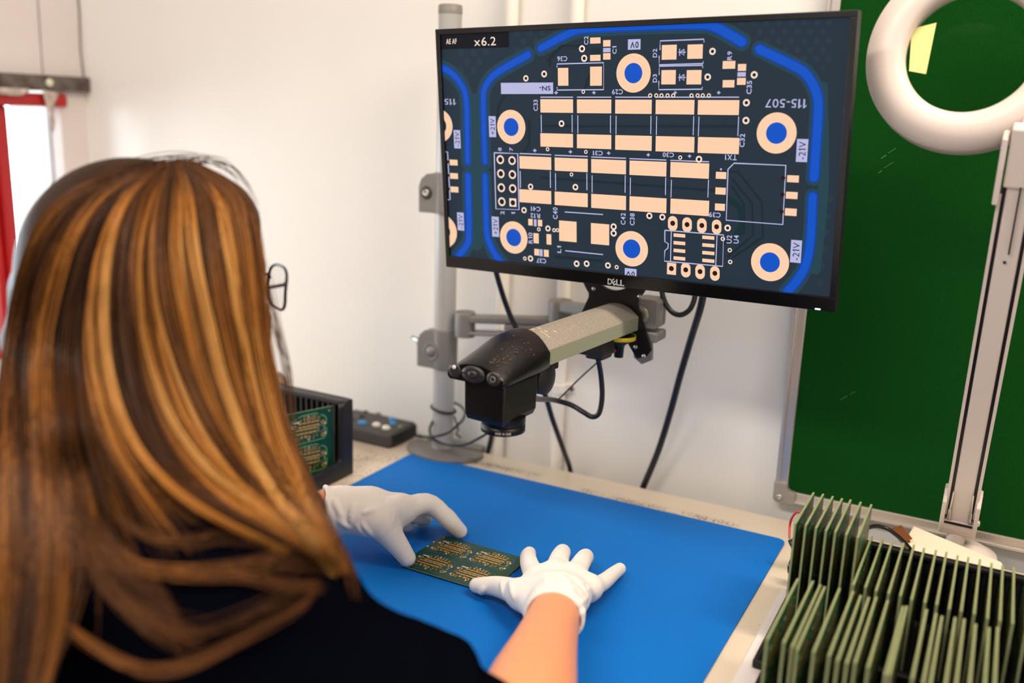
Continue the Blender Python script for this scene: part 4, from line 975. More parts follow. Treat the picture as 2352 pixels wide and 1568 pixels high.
for i, px in enumerate((1815, 1840, 1866, 1891, 1913, 1940, 1968)):
    p = on(px, 1222 + (px - 1815) * 0.11, 2, zb + LP); tx.append(p[0])
    place(tallp, (p[0], 0.9475 + 0.0008 * ((i * 5) % 3), zb), 0, 0, 'tall green circuit panel on end, %s from left of the seven tallest' % ord_[i], 'tall upright panels in the rear rack')
sx_l = [-0.0865 + 0.01072 * k for k in range(16)]
jit = [0, .0004, -.0003, .0003, 0, -.0004, .0005, 0, .0003, -.0003, 0, .0004, 0, -.0004, .0002, 0]
for i in range(16):
    place(flatp, (sx_l[i] + jit[i], 0.9020 + 0.0015 * math.sin(i * 2.1), zb), 0, 0, 'low green circuit panel in the rear rack, %s from left of the row behind' % ord_[i] if i else 'low green circuit panel in the rear rack, right beside the tallest seven', 'lower panels in the rear rack')
fx = [(1826, 1342), (1861, 1347), (1880, 1352), (1890, 1357), (1923, 1364), (1955, 1370), (1975, 1373), (1992, 1382), (2007, 1388), (2035, 1392), (2072, 1400), (2080, 1402), (2125, 1415), (2148, 1420), (2162, 1424), (2192, 1432), (2213, 1436), (2240, 1442), (2271, 1450), (2291, 1456)]
for i, (px, py) in enumerate(fx):
    p = on(px, py, 2, zb + WP)
    place(flatp, (p[0], 0.7560 + 0.003 * math.sin(i * 1.7), zb), 0, 0, 'green circuit panel in the front right rack, %s from left of its row' % ord_[i] , 'panels in the front rack')

# odds and ends behind the racks
foam_m = mat('white_foam_board', (222, 210, 186), 0.65, var=0.15, vscale=20)
q = [on(2098, 1206, 2, 0.83), on(2079, 1238, 2, 0.83), on(2270, 1360, 2, 0.83), on(2302, 1292, 2, 0.83)]
b = MB(); cf = sum(q) / 4
b.prism([(p[0], p[1]) for p in q], 0.750, 0.830)
tag(b.build('foam_block', foam_m, bevel=0.002), 'cream foam block on the desk between rear rack and lamp base', 'block') if False else None
b2 = MB(); b2.prism([(on(2098, 1206, 2, .812)[0], on(2098, 1206, 2, .812)[1]), (on(2079, 1238, 2, .812)[0], on(2079, 1238, 2, .812)[1]), (-0.03, 1.080), (0.060, 1.076), (on(2302, 1290, 2, .812)[0], on(2302, 1290, 2, .812)[1])], 0.7505, 0.812)
tag(b2.build('foam_block', foam_m, bevel=0.002), 'pale cream block on the desk between the rear rack and the lamp', 'block')
cop = mat('copper_strip', (176, 106, 66), 0.35, 0.6, var=0.4, vscale=300)
a0, a1 = Vector(on(2057, 1211, 1, 1.20)), Vector(on(2082, 1242, 1, 1.16)); w_ = Vector((0.006, 0.0, 0.004)); 
b = MB(); d_ = Vector((0.0, 0.002, 0.0)); P = [a0 - w_, a0 + w_, a1 + w_, a1 - w_]; b.add([tuple(p) for p in P] + [tuple(p + d_) for p in P], [(0, 1, 2, 3), (7, 6, 5, 4), (0, 4, 5, 1), (1, 5, 6, 2), (2, 6, 7, 3), (3, 7, 4, 0)])
b.box((a1.x - 0.004, a1.y, DZ), (a1.x + 0.004, a1.y + 0.004, a1.z)); tag(b.build('copper_strip', cop), 'small copper coloured strip sticking up beside the cream block', 'strip')
cable('black_lead', [on(1984, 1240, 1, 1.08), on(1988, 1217, 1, 1.10), on(2010, 1208, 1, 1.12), on(2036, 1213, 1, 1.13), on(2058, 1228, 1, 1.12), on(2078, 1246, 1, 1.10), on(2092, 1262, 1, 1.075)], 0.0024, 'black lead arching behind the rear rack beside the copper strip')
rw = mat('red_wire_small', (176, 40, 26), 0.4)
cable('red_wire', [on(1813, 1236, 1, 1.11), on(1814, 1208, 1, 1.12), on(1819, 1189, 1, 1.12), on(1830, 1176, 1, 1.12), on(1842, 1180, 1, 1.12), on(1852, 1200, 1, 1.12)], 0.0014, 'thin red wire looping out left of the tallest panels', m=rw)
cable('red_wire', [on(1936, 1225, 1, 1.12), on(1940, 1206, 1, 1.12), on(1947, 1199, 1, 1.12), on(1953, 1206, 1, 1.12)], 0.0016, 'short red wire tip showing between the tall panels', m=rw)
cable('black_lead', [on(1815, 1250, 1, 1.13), on(1850, 1236, 1, 1.14), on(1900, 1228, 1, 1.15), on(1950, 1232, 1, 1.14), on(1985, 1245, 1, 1.12)], 0.006, 'black lead lying on the desk behind the tallest panels')

# ================================================================== magnifier lamp
lw_m = mat('white_lamp_plastic', (208, 194, 186), 0.35, var=0.05, vscale=10, spec=0.4)
lwd_m = mat('dark_channel', (28, 22, 34), 0.4, 0.3)
lamp = empty('magnifier_lamp', (0.0, 1.2, DZ), label='white round magnifier lamp on a jointed arm in front of the green board', cat='lamp')
def K(o): return child(o, lamp)
kb = Vector(on(2203, 1190, 1, 1.240)); kt = Vector(on(2343, 420, 1, 1.10)); ax_ = (kt - kb).normalized(); sd = Vector(ray(2265, 800)).cross(ax_).normalized(); fr = ax_.cross(sd).normalized()
if fr.dot(Vector(ray(2265, 800))) > 0: fr = -fr
if sd.x < 0: sd = -sd
def TA(o): return Matrix(((sd.x, fr.x, ax_.x, o.x), (sd.y, fr.y, ax_.y, o.y), (sd.z, fr.z, ax_.z, o.z), (0, 0, 0, 1)))
LN = (kt - kb).length; T = TA(kb)
b = MB(); b.box((-0.0112, -0.004, 0.0), (0.0112, 0.0095, LN), T=T); K(b.build('arm_cover', lw_m, bevel=0.002))
b = MB(); b.box((-0.0155, -0.009, 0.01), (0.0155, 0.0065, LN - 0.005), T=T); K(b.build('arm_channel', lwd_m))
for sx in (-1, 1):
    b = MB(); b.box((0.0165 * sx - 0.0018, -0.010, 0.01), (0.0165 * sx + 0.0018, 0.0105, LN - 0.01), T=T); K(b.build('arm_side_bar', lw_m, bevel=0.0008))
    b = MB(); b.tube([T @ Vector((0.0118 * sx, 0.0125, 0.006)), T @ Vector((0.0118 * sx, 0.0125, 0.022))], 0.0022, 10); b.tube([T @ Vector((0.0118 * sx, 0.0125, 0.022)), T @ Vector((0.0108 * sx, 0.0125, 0.05))], 0.0012, 8); K(b.build('spring_end', mat('chrome_spring', (200, 200, 200), 0.2, 0.9)))
# lower knuckle: two rounded cheeks and a curved front
def cheek(x0, x1, m, name, P):
    b = MB(); b.prism(P, x0, x1, ax='x', T=TAz); return K(b.build(name, m, bevel=0.0015))
TAz = T
ch = [(0.013 * math.cos(a) * 1.25, 0.004 + 0.0 + 0.030 * math.sin(a)) for a in np.linspace(math.pi, 2 * math.pi, 14)] + [(0.0165, 0.034), (0.004, 0.046), (-0.012, 0.042)]
cheek(-0.0215, -0.0165, lw_m, 'lower_knuckle_cheek', ch); cheek(0.0165, 0.0215, lw_m, 'lower_knuckle_cheek', ch)
b = MB(); P = [(0.016 * math.cos(a), 0.006 + 0.032 * math.sin(a)) for a in np.linspace(math.pi, 2 * math.pi, 14)] + [(0.016, 0.002), (-0.016, 0.002)]
b.prism(P, -0.0170, 0.0170, ax='x', T=T); K(b.build('lower_knuckle', lw_m, bevel=0.001))
b = MB(); b.box((-0.0160, 0.0160, 0.0015), (0.0160, 0.0168, 0.0048), T=T); K(b.build('knuckle_slot', lwd_m))
b = MB(); b.lathe([(0.004, 0), (0.004, 0.002), (0.0, 0.003)], 14, T=T @ Matrix.Translation((0.0215, 0.002, 0.0)) @ Matrix.Rotation(math.pi / 2, 4, 'Y')); K(b.build('knuckle_screw', mat('zinc4', (210, 200, 190), 0.3, 0.6)))
pv = T @ Vector((0, 0, -0.022)); b = MB(); b.tube([pv, (pv.x, pv.y, DZ + 0.030)], 0.011, 24); K(b.build('pivot_post', lw_m))
b = MB(); b.lathe([(0.038, DZ + 0.0), (0.038, DZ + 0.022), (0.035, DZ + 0.030), (0.016, DZ + 0.040), (0.0, DZ + 0.040)], 40, T=Matrix.Translation((pv.x + 0.014, pv.y + 0.006, 0))); K(b.build('base', lw_m))
# upper knuckle
TAz = TA(kt)
ch2 = [(0.0165, -0.020), (0.0165, 0.020), (0.014, 0.05), (-0.014, 0.05), (-0.015, -0.01), (-0.006, -0.022)]
cheek(-0.0225, -0.0170, lw_m, 'upper_knuckle_cheek', ch2); cheek(0.0170, 0.0225, lw_m, 'upper_knuckle_cheek', ch2)
b = MB(); b.box((-0.0150, -0.010, -0.002), (0.0150, 0.0125, 0.06), T=TAz); K(b.build('upper_knuckle', lw_m, bevel=0.002))
b = MB(); b.box((0.0005, 0.0118, -0.075), (0.0022, 0.0130, 0.0), T=TAz); b.lathe([(0.0017, 0), (0.0017, 0.0006), (0, 0.0006)], 10, T=TAz @ Matrix.Translation((-0.001, 0.0108, -0.085)) @ Matrix.Rotation(-math.pi / 2, 4, 'X')); K(b.build('cover_slit', lwd_m))
# ring head
rc = Vector(dp(2228, 118, 0.98)); vn = -Vector(ray(2228, 118)).normalized(); rgt = Vector((0, 0, 1)).cross(vn).normalized(); upv = vn.cross(rgt)
tilt = math.radians(15); nz_ = (vn * math.cos(tilt) + upv * math.sin(tilt) - rgt * 0.10).normalized(); rx_ = upv.cross(nz_).normalized(); ry_ = nz_.cross(rx_)
TR = Matrix(((rx_.x, ry_.x, nz_.x, rc.x), (rx_.y, ry_.y, nz_.y, rc.y), (rx_.z, ry_.z, nz_.z, rc.z), (0, 0, 0, 1)))
RI, RO = 0.0640, 0.1040
prof = [(RI, -0.020), (RI - 0.001, -0.004), (RI, 0.004), (RI + 0.004, 0.009), (RI + 0.012, 0.012), (RI + 0.024, 0.011), (RO - 0.008, 0.007), (RO - 0.001, 0.001), (RO, -0.004), (RO, -0.024), (RO - 0.004, -0.028), (RI + 0.004, -0.028), (RI, -0.020)]
b = MB(); b.lathe(prof, 96, T=TR, cap=False); K(b.build('ring_housing', lw_m))
lens_m = bpy.data.materials.new('magnifier_glass'); n_, l_, b_ = nodes_of(lens_m)
b_.inputs['Transmission Weight'].default_value = 1.0; b_.inputs['Roughness'].default_value = 0.06; b_.inputs['IOR'].default_value = 1.03; b_.inputs['Base Color'].default_value = (0.86, 0.93, 0.84, 1)
b = MB(); b.lathe([(0, -0.0165), (RI * .5, -0.0160), (RI, -0.0135), (RI, -0.0125), (RI * .5, -0.0100), (0, -0.0095)], 64, T=TR); K(b.build('magnifying_lens', lens_m))
sn = [dp(*p) for p in ((2105, 62, .96), (2149, 55, .96), (2128, 170, .96), (2094, 163, .96))]
def to_plane(px, py, h):
    d = Vector(ray(px, py)); o = Vector(CAM); p0 = rc + nz_ * h; t = (p0 - o).dot(nz_) / d.dot(nz_); return o + d * t
note_m = mat('yellow_paper', (212, 208, 134), 0.7)
P = [to_plane(x, y, -0.006) for x, y in ((2094, 66), (2151, 52), (2127, 170), (2088, 163))]; b = MB(); b.add([tuple(p) for p in P] + [tuple(p - nz_ * 0.0004) for p in P], [(0, 1, 2, 3), (7, 6, 5, 4), (0, 4, 5, 1), (1, 5, 6, 2), (2, 6, 7, 3), (3, 7, 4, 0)])
tag(b.build('sticky_note', note_m), 'small yellow paper note stuck inside the ring of the magnifier lamp', 'note')
# bracket from ring to upper arm
b = MB(); br = rc + rx_ * 0.04 - ry_ * (RO - 0.01) - nz_ * 0.02; b.tube([kt + ax_ * 0.03, kt + ax_ * 0.055 - fr * 0.012, rc + rx_ * 0.075 - ry_ * 0.02 - nz_ * 0.045, rc + rx_ * 0.07 - ry_ * 0.03 - nz_ * 0.022], 0.009, 14); K(b.build('head_bracket', lw_m))

# ================================================================== the person
skin_m = mat('skin', (218, 144, 102), 0.42, var=0.15, vscale=12, c2=(210, 132, 90), bump=0.06, bscale=400, spec=0.35)
sb_ = skin_m.node_tree.nodes['Principled BSDF']; sb_.inputs['Subsurface Weight'].default_value = 0.12; sb_.inputs['Subsurface Radius'].default_value = (0.01, 0.004, 0.002); sb_.inputs['Subsurface Scale'].default_value = 0.5
glove_m = mat('white_knit_glove', (226, 219, 213), 0.85, bump=0.35, bscale=1400, spec=0.2)
shirt_m = mat('black_navy_shirt', (5, 6, 12), 1.0, bump=0.4, bscale=700, spec=0.0)
trs_m = mat('dark_trousers', (22, 22, 26), 0.9)
HC = Vector(dp(356, 662, 0.885)); FD = Vector((0.34, 0.93, -0.10)).normalized(); RD = FD.cross(Vector((0, 0, 1))).normalized(); UD = RD.cross(FD)
HA = [tuple(RD), tuple(FD), tuple(UD)]
person = empty('person', (-0.70, 0.40, 0.0), label='seated person with long golden brown hair, glasses, dark shirt and white gloves', cat='person')
def PP(o): return child(o, person)
def hp(r, f, u): return HC + RD * r + FD * f + UD * u
NB = Vector((-0.685, 0.475, 0.985))                       # base of the neck
SR, ER = Vector((-0.475, 0.455, 0.900)), Vector(dp(1172, 1735, 0.725)); SL, EL = Vector((-0.875, 0.50, 0.90)), Vector((-0.935, 0.68, 0.800))
def W3(px, py, z): return Vector(on(px, py, 2, z))
WR = W3(1275, 1408, 0.797); WL = W3(768, 1172, 0.808)
MR = W3(1290, 1350, 0.795); ML = W3(850, 1165, 0.810)
bf = Field((-1.04, 0.34, 0.62), (-0.20, 1.06, 1.32), 0.0042)
bf.ell(hp(0, -0.012, 0.028), (0.074, 0.092, 0.088), HA, 0.02); bf.ell(hp(0, 0.030, -0.030), (0.058, 0.062, 0.085), HA, 0.03)
bf.cone(hp(0, 0.088, -0.005), hp(0, 0.112, -0.030), 0.008, 0.011, 0.012); bf.ell(hp(0, 0.062, -0.098), (0.024, 0.022, 0.018), HA, 0.02)
bf.cone(hp(-0.018, 0.092, -0.062), hp(0.018, 0.092, -0.062), 0.0055, 0.0055, 0.006); bf.cone(hp(-0.019, 0.091, -0.052), hp(0.019, 0.091, -0.052), 0.005, 0.005, 0.006)
for s_ in (-1, 1):
    bf.ell(hp(0.031 * s_, 0.090, 0.004), (0.015, 0.012, 0.011), HA, 0.006, sub=True); bf.ell(hp(0.031 * s_, 0.081, 0.004), (0.0125, 0.0125, 0.0125), HA, 0.003)
    bf.cone(hp(0.014 * s_, 0.092, 0.022), hp(0.044 * s_, 0.084, 0.022), 0.005, 0.004, 0.01); bf.ell(hp(0.078 * s_, -0.005, -0.008), (0.008, 0.017, 0.030), HA, 0.006)
    bf.ell(hp(0.038 * s_, 0.070, -0.035), (0.022, 0.020, 0.020), HA, 0.02)
bf.cone(hp(0, -0.015, -0.070), NB, 0.050, 0.058, 0.03)
bf.ell((-0.675, 0.46, 0.80), (0.15, 0.10, 0.20), None, 0.05); bf.cone(SR + Vector((-.03, 0, -.01)), SL + Vector((.03, 0, -.01)), 0.05, 0.05, 0.05)
bf.cone(SR, ER, 0.046, 0.036, 0.02); bf.cone(SL, EL, 0.046, 0.036, 0.02)
bf.limb([ER, ER.lerp(WR, 0.33), ER.lerp(WR, 0.72), WR, WR.lerp(MR, 0.6)], [0.042, 0.0415, 0.0315, 0.0262, 0.024], 0.012)
bf.limb([EL, EL.lerp(WL, 0.3), EL.lerp(WL, 0.75), WL, WL.lerp(ML, 0.5)], [0.040, 0.041, 0.029, 0.0245, 0.0225], 0.012)
body, Vb, Fb = sdf_obj('body', bf, skin_m); PP(body)
for s_ in (-1, 1):
    b = MB(); b.lathe([(0, 0.0128), (0.004, 0.0122), (0.0044, 0.0121)], 16, T=Matrix.Translation(hp(0.031 * s_, 0.0815, 0.004)) @ FD.to_track_quat('Z', 'Y').to_matrix().to_4x4()); PP(b.build('iris', mat('brown_iris', (70, 45, 28), 0.2)))

# ---- gloves
def plane_cut_ring(f, c, d, p0, n, ru, rs, up, r=0.0021, wob=0.0):
    """rolled hem where the plane through p0 cuts the sleeve of the glove"""
    e1 = (up - d * up.dot(d)).normalized(); e2 = d.cross(e1); P = []
    for k in range(40):
        a = 2 * math.pi * k / 40; v = e1 * math.cos(a) * ru + e2 * math.sin(a) * rs
        s_ = (p0 - (c + v)).dot(n) / d.dot(n); P.append(c + v + d * (s_ + wob * math.sin(3 * a)))
    for k in range(40): f.cone(P[k], P[(k + 1) % 40], r, r, 0.0025)
UPV = Vector((0, 0, 1))
# right glove
gf = Field((-0.54, 0.76, 0.750), (-0.31, 1.055, 0.855), 0.00165)
RI_ = [W3(1234, 1334, .789), W3(1217, 1298, .788), W3(1213, 1278, .770), W3(1216, 1270, .7635)]
RM_ = [W3(1272, 1320, .792), W3(1284, 1284, .790), W3(1292, 1268, .772), W3(1293, 1270, .7635)]
RR_ = [W3(1318, 1326, .791), W3(1335, 1292, .788), W3(1345, 1278, .772), W3(1347, 1282, .7635)]
RP_ = [W3(1352, 1350, .786), W3(1383, 1338, .780), W3(1408, 1318, .770), W3(1424, 1306, .7635)]
RT_ = [W3(1238, 1400, .790), W3(1200, 1366, .784), W3(1145, 1347, .773), W3(1095, 1344, .7650)]
for ch_, rs in ((RI_, (.0122, .0110, .0098, .0084)), (RM_, (.0126, .0114, .0102, .0092)), (RR_, (.0122, .0110, .0098, .0090)), (RP_, (.0112, .0097, .0085, .0075)), (RT_, (.0165, .0152, .0120, .0090))):
    gf.limb(ch_, rs, 0.006)
for p, r in ((RI_[0], .0135), (RM_[0], .0140), (RR_[0], .0135), (RP_[0], .0120)): gf.cone(WR.lerp(MR, .25), p, 0.020, r, 0.014)
gf.cone(RI_[0], RP_[0], .0125, .0115, 0.010); gf.cone(RI_[0].lerp(WR, .45), RP_[0].lerp(WR, .45), .0155, .0150, 0.012)
gf.cone(RT_[1], RI_[0].lerp(WR, .35), .0135, .0135, 0.016)
WRo = WR + (ER - WR).normalized() * 0.03
gf.chain([MR.lerp(WR, .3), WR, WRo], [.0265, .0290, .0325], 0.010, flat=((0, 0, 1), 0.88))
dR = (ER - WR).normalized(); cT, cL, cR = W3(1268, 1353, .826), W3(1213, 1425, .790), W3(1338, 1440, .790)
nR = (cL - cT).cross(cR - cT).normalized()
if nR.dot(dR) < 0: nR = -nR
gf.half(cT, nR)
# inside of the opening, hem, stitched ridges on the back, small folds
plane_cut_ring(gf, WR, dR, cT, nR, 0.0262, 0.0295, UPV)
gf.cone(WRo, WR, .0285, .0265, 0.002, sub=True, flat=((0, 0, 1), 0.86))
def folds(f, rows):
    V_, F_ = f.mesh(); bt = BVHTree.FromPolygons([Vector(v) for v in V_], [tuple(int(i) for i in q) for q in F_])
    for (x0, y0, x1, y1, r) in rows:
        P = []
        for s_ in np.linspace(0, 1, 5):
            d = Vector(ray(x0 + (x1 - x0) * s_, y0 + (y1 - y0) * s_)).normalized(); h = bt.ray_cast(Vector(CAM), d)
            if h[0] is not None: P.append(h[0] + d * r * 0.35)
        for i in range(len(P) - 1):
            if (P[i] - P[i + 1]).length < 0.02: f.cone(P[i], P[i + 1], r * .75, r * .75, 0.0045)
folds(gf, ((1112, 1350, 1104, 1362, .0022), (1226, 1376, 1232, 1408, .0026), (1244, 1368, 1240, 1385, .002), (1322, 1392, 1348, 1372, .0026), (1334, 1408, 1362, 1386, .0026), (1152, 1338, 1158, 1368, .002), (1172, 1336, 1180, 1372, .0022),
  (1248, 1328, 1276, 1350, .0016), (1290, 1322, 1318, 1356, .0018), (1322, 1328, 1350, 1364, .0018), (1350, 1348, 1364, 1366, .0018), (1292, 1322, 1346, 1374, .0017), (1312, 1314, 1362, 1362, .0017), (1268, 1320, 1324, 1368, .0015)))
rg, V1, F1 = sdf_obj('right_glove', gf, glove_m); PP(rg)
# left glove
lf = Field((-0.77, 0.80, 0.750), (-0.53, 1.07, 0.870), 0.00165)
LI_ = [W3(918, 1172, .814), W3(983, 1156, .811), W3(1030, 1194, .786), W3(1056, 1219, .7650)]
LM_ = [W3(915, 1166, .803), W3(970, 1160, .800), W3(1020, 1180, .782), W3(1044, 1203, .7640)]
LR_ = [W3(900, 1178, .794), W3(945, 1180, .785), W3(975, 1190, .768), W3(965, 1195, .763)]
LP_ = [W3(878, 1190, .786), W3(915, 1195, .775), W3(935, 1205, .764), W3(925, 1205, .763)]
LT_ = [W3(800, 1190, .802), W3(868, 1200, .804), W3(908, 1244, .784), W3(935, 1281, .7650)]
for ch_, rs in ((LI_, (.0150, .0128, .0112, .0098)), (LM_, (.0135, .0120, .0106, .0096)), (LR_, (.0125, .0112, .0100, .0095)), (LP_, (.0115, .0105, .0092, .0090)), (LT_, (.0205, .0205, .0142, .0108))):
    lf.limb(ch_, rs, 0.006)
for p, r in ((LI_[0], .0160), (LM_[0], .0150), (LR_[0], .0135), (LP_[0], .0125)): lf.cone(WL.lerp(ML, .3), p, 0.0215, r, 0.014)
lf.cone(LI_[0], LP_[0], .0140, .0120, 0.012); lf.cone(ML, LM_[0], .0225, .0150, 0.012)
dL = (EL - WL).normalized(); WLo = WL + dL * 0.03
lf.chain([ML, WL, WLo], [.0250, .0275, .0310], 0.010)
cT, cL, cR = W3(733, 1117, .838), W3(762, 1214, .790), W3(745, 1165, .835)
cP = W3(748, 1165, .812); nL = (dL * 0.9 + Vector((-0.15, 0.0, 0.12))).normalized()
lf.half(cP, nL); plane_cut_ring(lf, WL, dL, cP, nL, 0.0300, 0.0300, UPV, 0.0028, 0.0035)
lf.cone(WLo, WL, .0272, .0250, 0.002, sub=True)
folds(lf, ((812, 1160, 806, 1195, .003), (822, 1208, 842, 1236, .0026), (834, 1204, 854, 1228, .0022), (768, 1150, 786, 1190, .003), (905, 1172, 902, 1198, .002), (860, 1172, 838, 1178, .0024), (780, 1195, 800, 1210, .003)))
lg, V2, F2 = sdf_obj('left_glove', lf, glove_m); PP(lg)

# ---- shirt
sf = Field((-1.06, 0.20, 0.46), (-0.18, 0.78, 1.05), 0.0065)
sf.ell((-0.675, 0.445, 0.78), (0.178, 0.128, 0.24), None, 0.05); sf.ell((-0.675, 0.42, 0.58), (0.165, 0.135, 0.20), None, 0.05)
sf.cone(NB + Vector((0, -.01, -.02)), SR + Vector((0, 0, .004)), 0.070, 0.062, 0.04); sf.cone(NB + Vector((0, -.01, -.02)), SL, 0.070, 0.062, 0.04)
sf.cone(SR, SR.lerp(ER, .5), 0.066, 0.062, 0.03); sf.cone(SR.lerp(ER, .5), SR.lerp(ER, .86), 0.060, 0.052, 0.03); sf.cone(SL, EL, 0.064, 0.052, 0.03)
sf.cone(NB, NB + Vector((0.01, 0.02, 0.035)), 0.066, 0.060, 0.02)
dE = (WR - ER).normalized(); dEL = (WL - EL).normalized()
for k in range(5):     # soft folds across the sleeve
    c_ = SR.lerp(ER, 0.25 + 0.13 * k); n_x = (ER - SR).normalized(); e1 = n_x.orthogonal().normalized(); e2 = n_x.cross(e1)
    P = [c_ + (e1 * math.cos(a) + e2 * math.sin(a)) * 0.060 + n_x * 0.010 * math.sin(a * 2 + k) for a in np.linspace(0, 6.283, 13)]
    for i in range(12): sf.cone(P[i], P[i + 1], .0045, .0045, 0.022)
sf.cone(Vector(dp(420, 1310, .70)), Vector(dp(660, 1352, .69)), 0.056, 0.042, 0.03); sf.cone(Vector(dp(660, 1352, .69)), SR.lerp(ER, .35), 0.042, 0.052, 0.03)
sf.ell(NB + Vector((0.012, 0.02, 0.085)), (0.058, 0.058, 0.045), None, 0.01, sub=True)
sh, Vs, Fs = sdf_obj('shirt', sf, shirt_m, None, 4); PP(sh)
bvh = BVHTree.FromPolygons([Vector(v) for v in Vs], [tuple(int(i) for i in f) for f in Fs])

# ---- trousers and shoes, under the desk
tf = Field((-0.92, 0.20, 0.0), (-0.44, 0.98, 0.62), 0.011)
tf.ell((-0.68, 0.36, 0.50), (0.18, 0.14, 0.12), None, 0.05)
for s_ in (-1, 1):
    x = -0.68 + 0.10 * s_; tf.cone((x, 0.40, 0.50), (x, 0.80, 0.52), 0.080, 0.062, 0.03); tf.cone((x, 0.80, 0.52), (x, 0.82, 0.10), 0.060, 0.045, 0.03)
o, _, _ = sdf_obj('trousers', tf, trs_m); PP(o)
for s_ in (-1, 1):
    f = Field((-0.68 + 0.10 * s_ - 0.06, 0.74, 0.0), (-0.68 + 0.10 * s_ + 0.06, 1.02, 0.13), 0.006); x = -0.68 + 0.10 * s_
    f.cone((x, 0.80, 0.040), (x, 0.96, 0.032), 0.038, 0.030, 0.02); f.cone((x, 0.82, 0.09), (x, 0.83, 0.05), 0.036, 0.036, 0.02); o, _, _ = sdf_obj('shoe', f, trs_m); PP(o)

# ---- glasses
gl_m = mat('dark_glasses_frame', (44, 30, 30), 0.25, 0.2)
gm = MB(); gx = {}
for s_ in (-1, 1):
    P = []
    for k in range(28):
        a = 2 * math.pi * k / 28; ca, sa = math.cos(a), math.sin(a)
        r = 1.0 / (abs(ca) ** 3.2 + abs(sa) ** 3.2) ** (1 / 3.2)
        P.append(hp(s_ * (0.032 + 0.027 * r * ca * 1.0), 0.114 - 0.010 * (0.5 + 0.5 * ca) ** 2 , 0.007 + 0.0215 * r * sa))
    gm.tube(P, 0.0016, 8, closed=True)
    gx[s_] = P
gm.tube([hp(-0.008, 0.114, 0.013), hp(0, 0.117, 0.016), hp(0.008, 0.114, 0.013)], 0.0015, 8)
for s_ in (-1, 1): gm.tube([hp(s_ * 0.059, 0.104, 0.016), hp(s_ * 0.070, 0.096, 0.015), hp(s_ * 0.080, 0.03, 0.006), hp(s_ * 0.081, -0.01, 0.0)], 0.0018, 8)
glasses = PP(gm.build('glasses', gl_m))
wl_m = bpy.data.materials.new('spectacle_lens'); n_, l_, b_ = nodes_of(wl_m); b_.inputs['Transmission Weight'].default_value = 1.0; b_.inputs['Roughness'].default_value = 0.0; b_.inputs['IOR'].default_value = 1.02
for s_ in (-1, 1):
    b = MB(); b.add([tuple(p) for p in gx[s_]], [tuple(range(28))]); o = b.build('lens', wl_m); o.parent = glasses

# ---- hair
GUIDES = [
 [(330, 392), (180, 432), (92, 510), (42, 620), (12, 760), (-8, 950), (-20, 1200), (-30, 1450), (-40, 1640)],
 [(345, 386), (225, 436), (140, 530), (92, 650), (66, 800), (60, 980), (75, 1190), (70, 1420), (30, 1640)],
 [(358, 383), (260, 440), (190, 545), (150, 680), (130, 840), (140, 1020), (170, 1200), (165, 1400), (100, 1620)],
 [(372, 380), (300, 450), (255, 570), (238, 720), (250, 870), (300, 1010), (400, 1120), (530, 1190), (690, 1250)],
 [(386, 379), (345, 455), (318, 580), (325, 730), (365, 880), (430, 1010), (520, 1110), (630, 1190), (745, 1275)],
 [(400, 378), (395, 455), (392, 580), (420, 730), (465, 880), (525, 1010), (595, 1110), (675, 1195), (762, 1292)],
 [(416, 378), (455, 450), (470, 575), (498, 720), (535, 870), (583, 1000), (638, 1110), (700, 1205), (770, 1303)],
 [(434, 379), (515, 445), (545, 560), (562, 705), (590, 860), (625, 1000), (670, 1110), (722, 1210), (778, 1308)],
 [(448, 383), (560, 445), (596, 550), (606, 690), (620, 850), (650, 990), (695, 1110), (742, 1210), (788, 1312)]]
GY = [360, 450, 550, 650, 850, 1050, 1250, 1450, 1650]; GX = [-60, 100, 300, 500, 640, 800]
GDm = np.array([[.90, .87, .85, .86, .88, .90], [.88, .84, .80, .81, .86, .90], [.87, .82, .77, .785, .84, .90], [.865, .805, .76, .775, .83, .90], [.85, .79, .75, .765, .82, .87],
                [.81, .76, .72, .735, .78, .82], [.75, .71, .68, .70, .735, .765], [.69, .65, .62, .64, .68, .72], [.65, .60, .57, .59, .64, .68]])
def gdepth(x, y):
    x = np.clip(x, GX[0], GX[-1]); y = np.clip(y, GY[0], GY[-1])
    rows = np.stack([np.interp(x, GX, r) for r in GDm], -1)
    j = np.clip(np.searchsorted(GY, y) - 1, 0, len(GY) - 2); t = (y - np.array(GY)[j]) / (np.array(GY)[j + 1] - np.array(GY)[j])
    i = np.arange(len(np.atleast_1d(x)))
    rows = np.atleast_2d(rows); return rows[i, j] * (1 - t) + rows[i, j + 1] * t
def shirt_limit(p, off):
    """keep a point at least off in front of the shirt"""
    o = Vector(CAM); d = Vector(p) - o; L_ = d.length; h = bvh.ray_cast(o, d.normalized())
    if h[0] is not None and h[3] < L_ + off: return np.array(o + d.normalized() * (h[3] - off))
    return np.array(p)
def unproj(P2, dep):
    return CAM[None] + (np.stack([P2[:, 0] - CX, P2[:, 1] - CY, np.full(len(P2), FPX)], 1) @ RM.T) / FPX * dep[:, None]
NT = 30
GS = np.stack([spline(g, NT) for g in GUIDES])          # 9 x NT x 2
def strand2d(u):
    k = u * (len(GUIDES) - 1); i = min(int(k), len(GUIDES) - 2); f = k - i
    return GS[i] * (1 - f) + GS[i + 1] * f
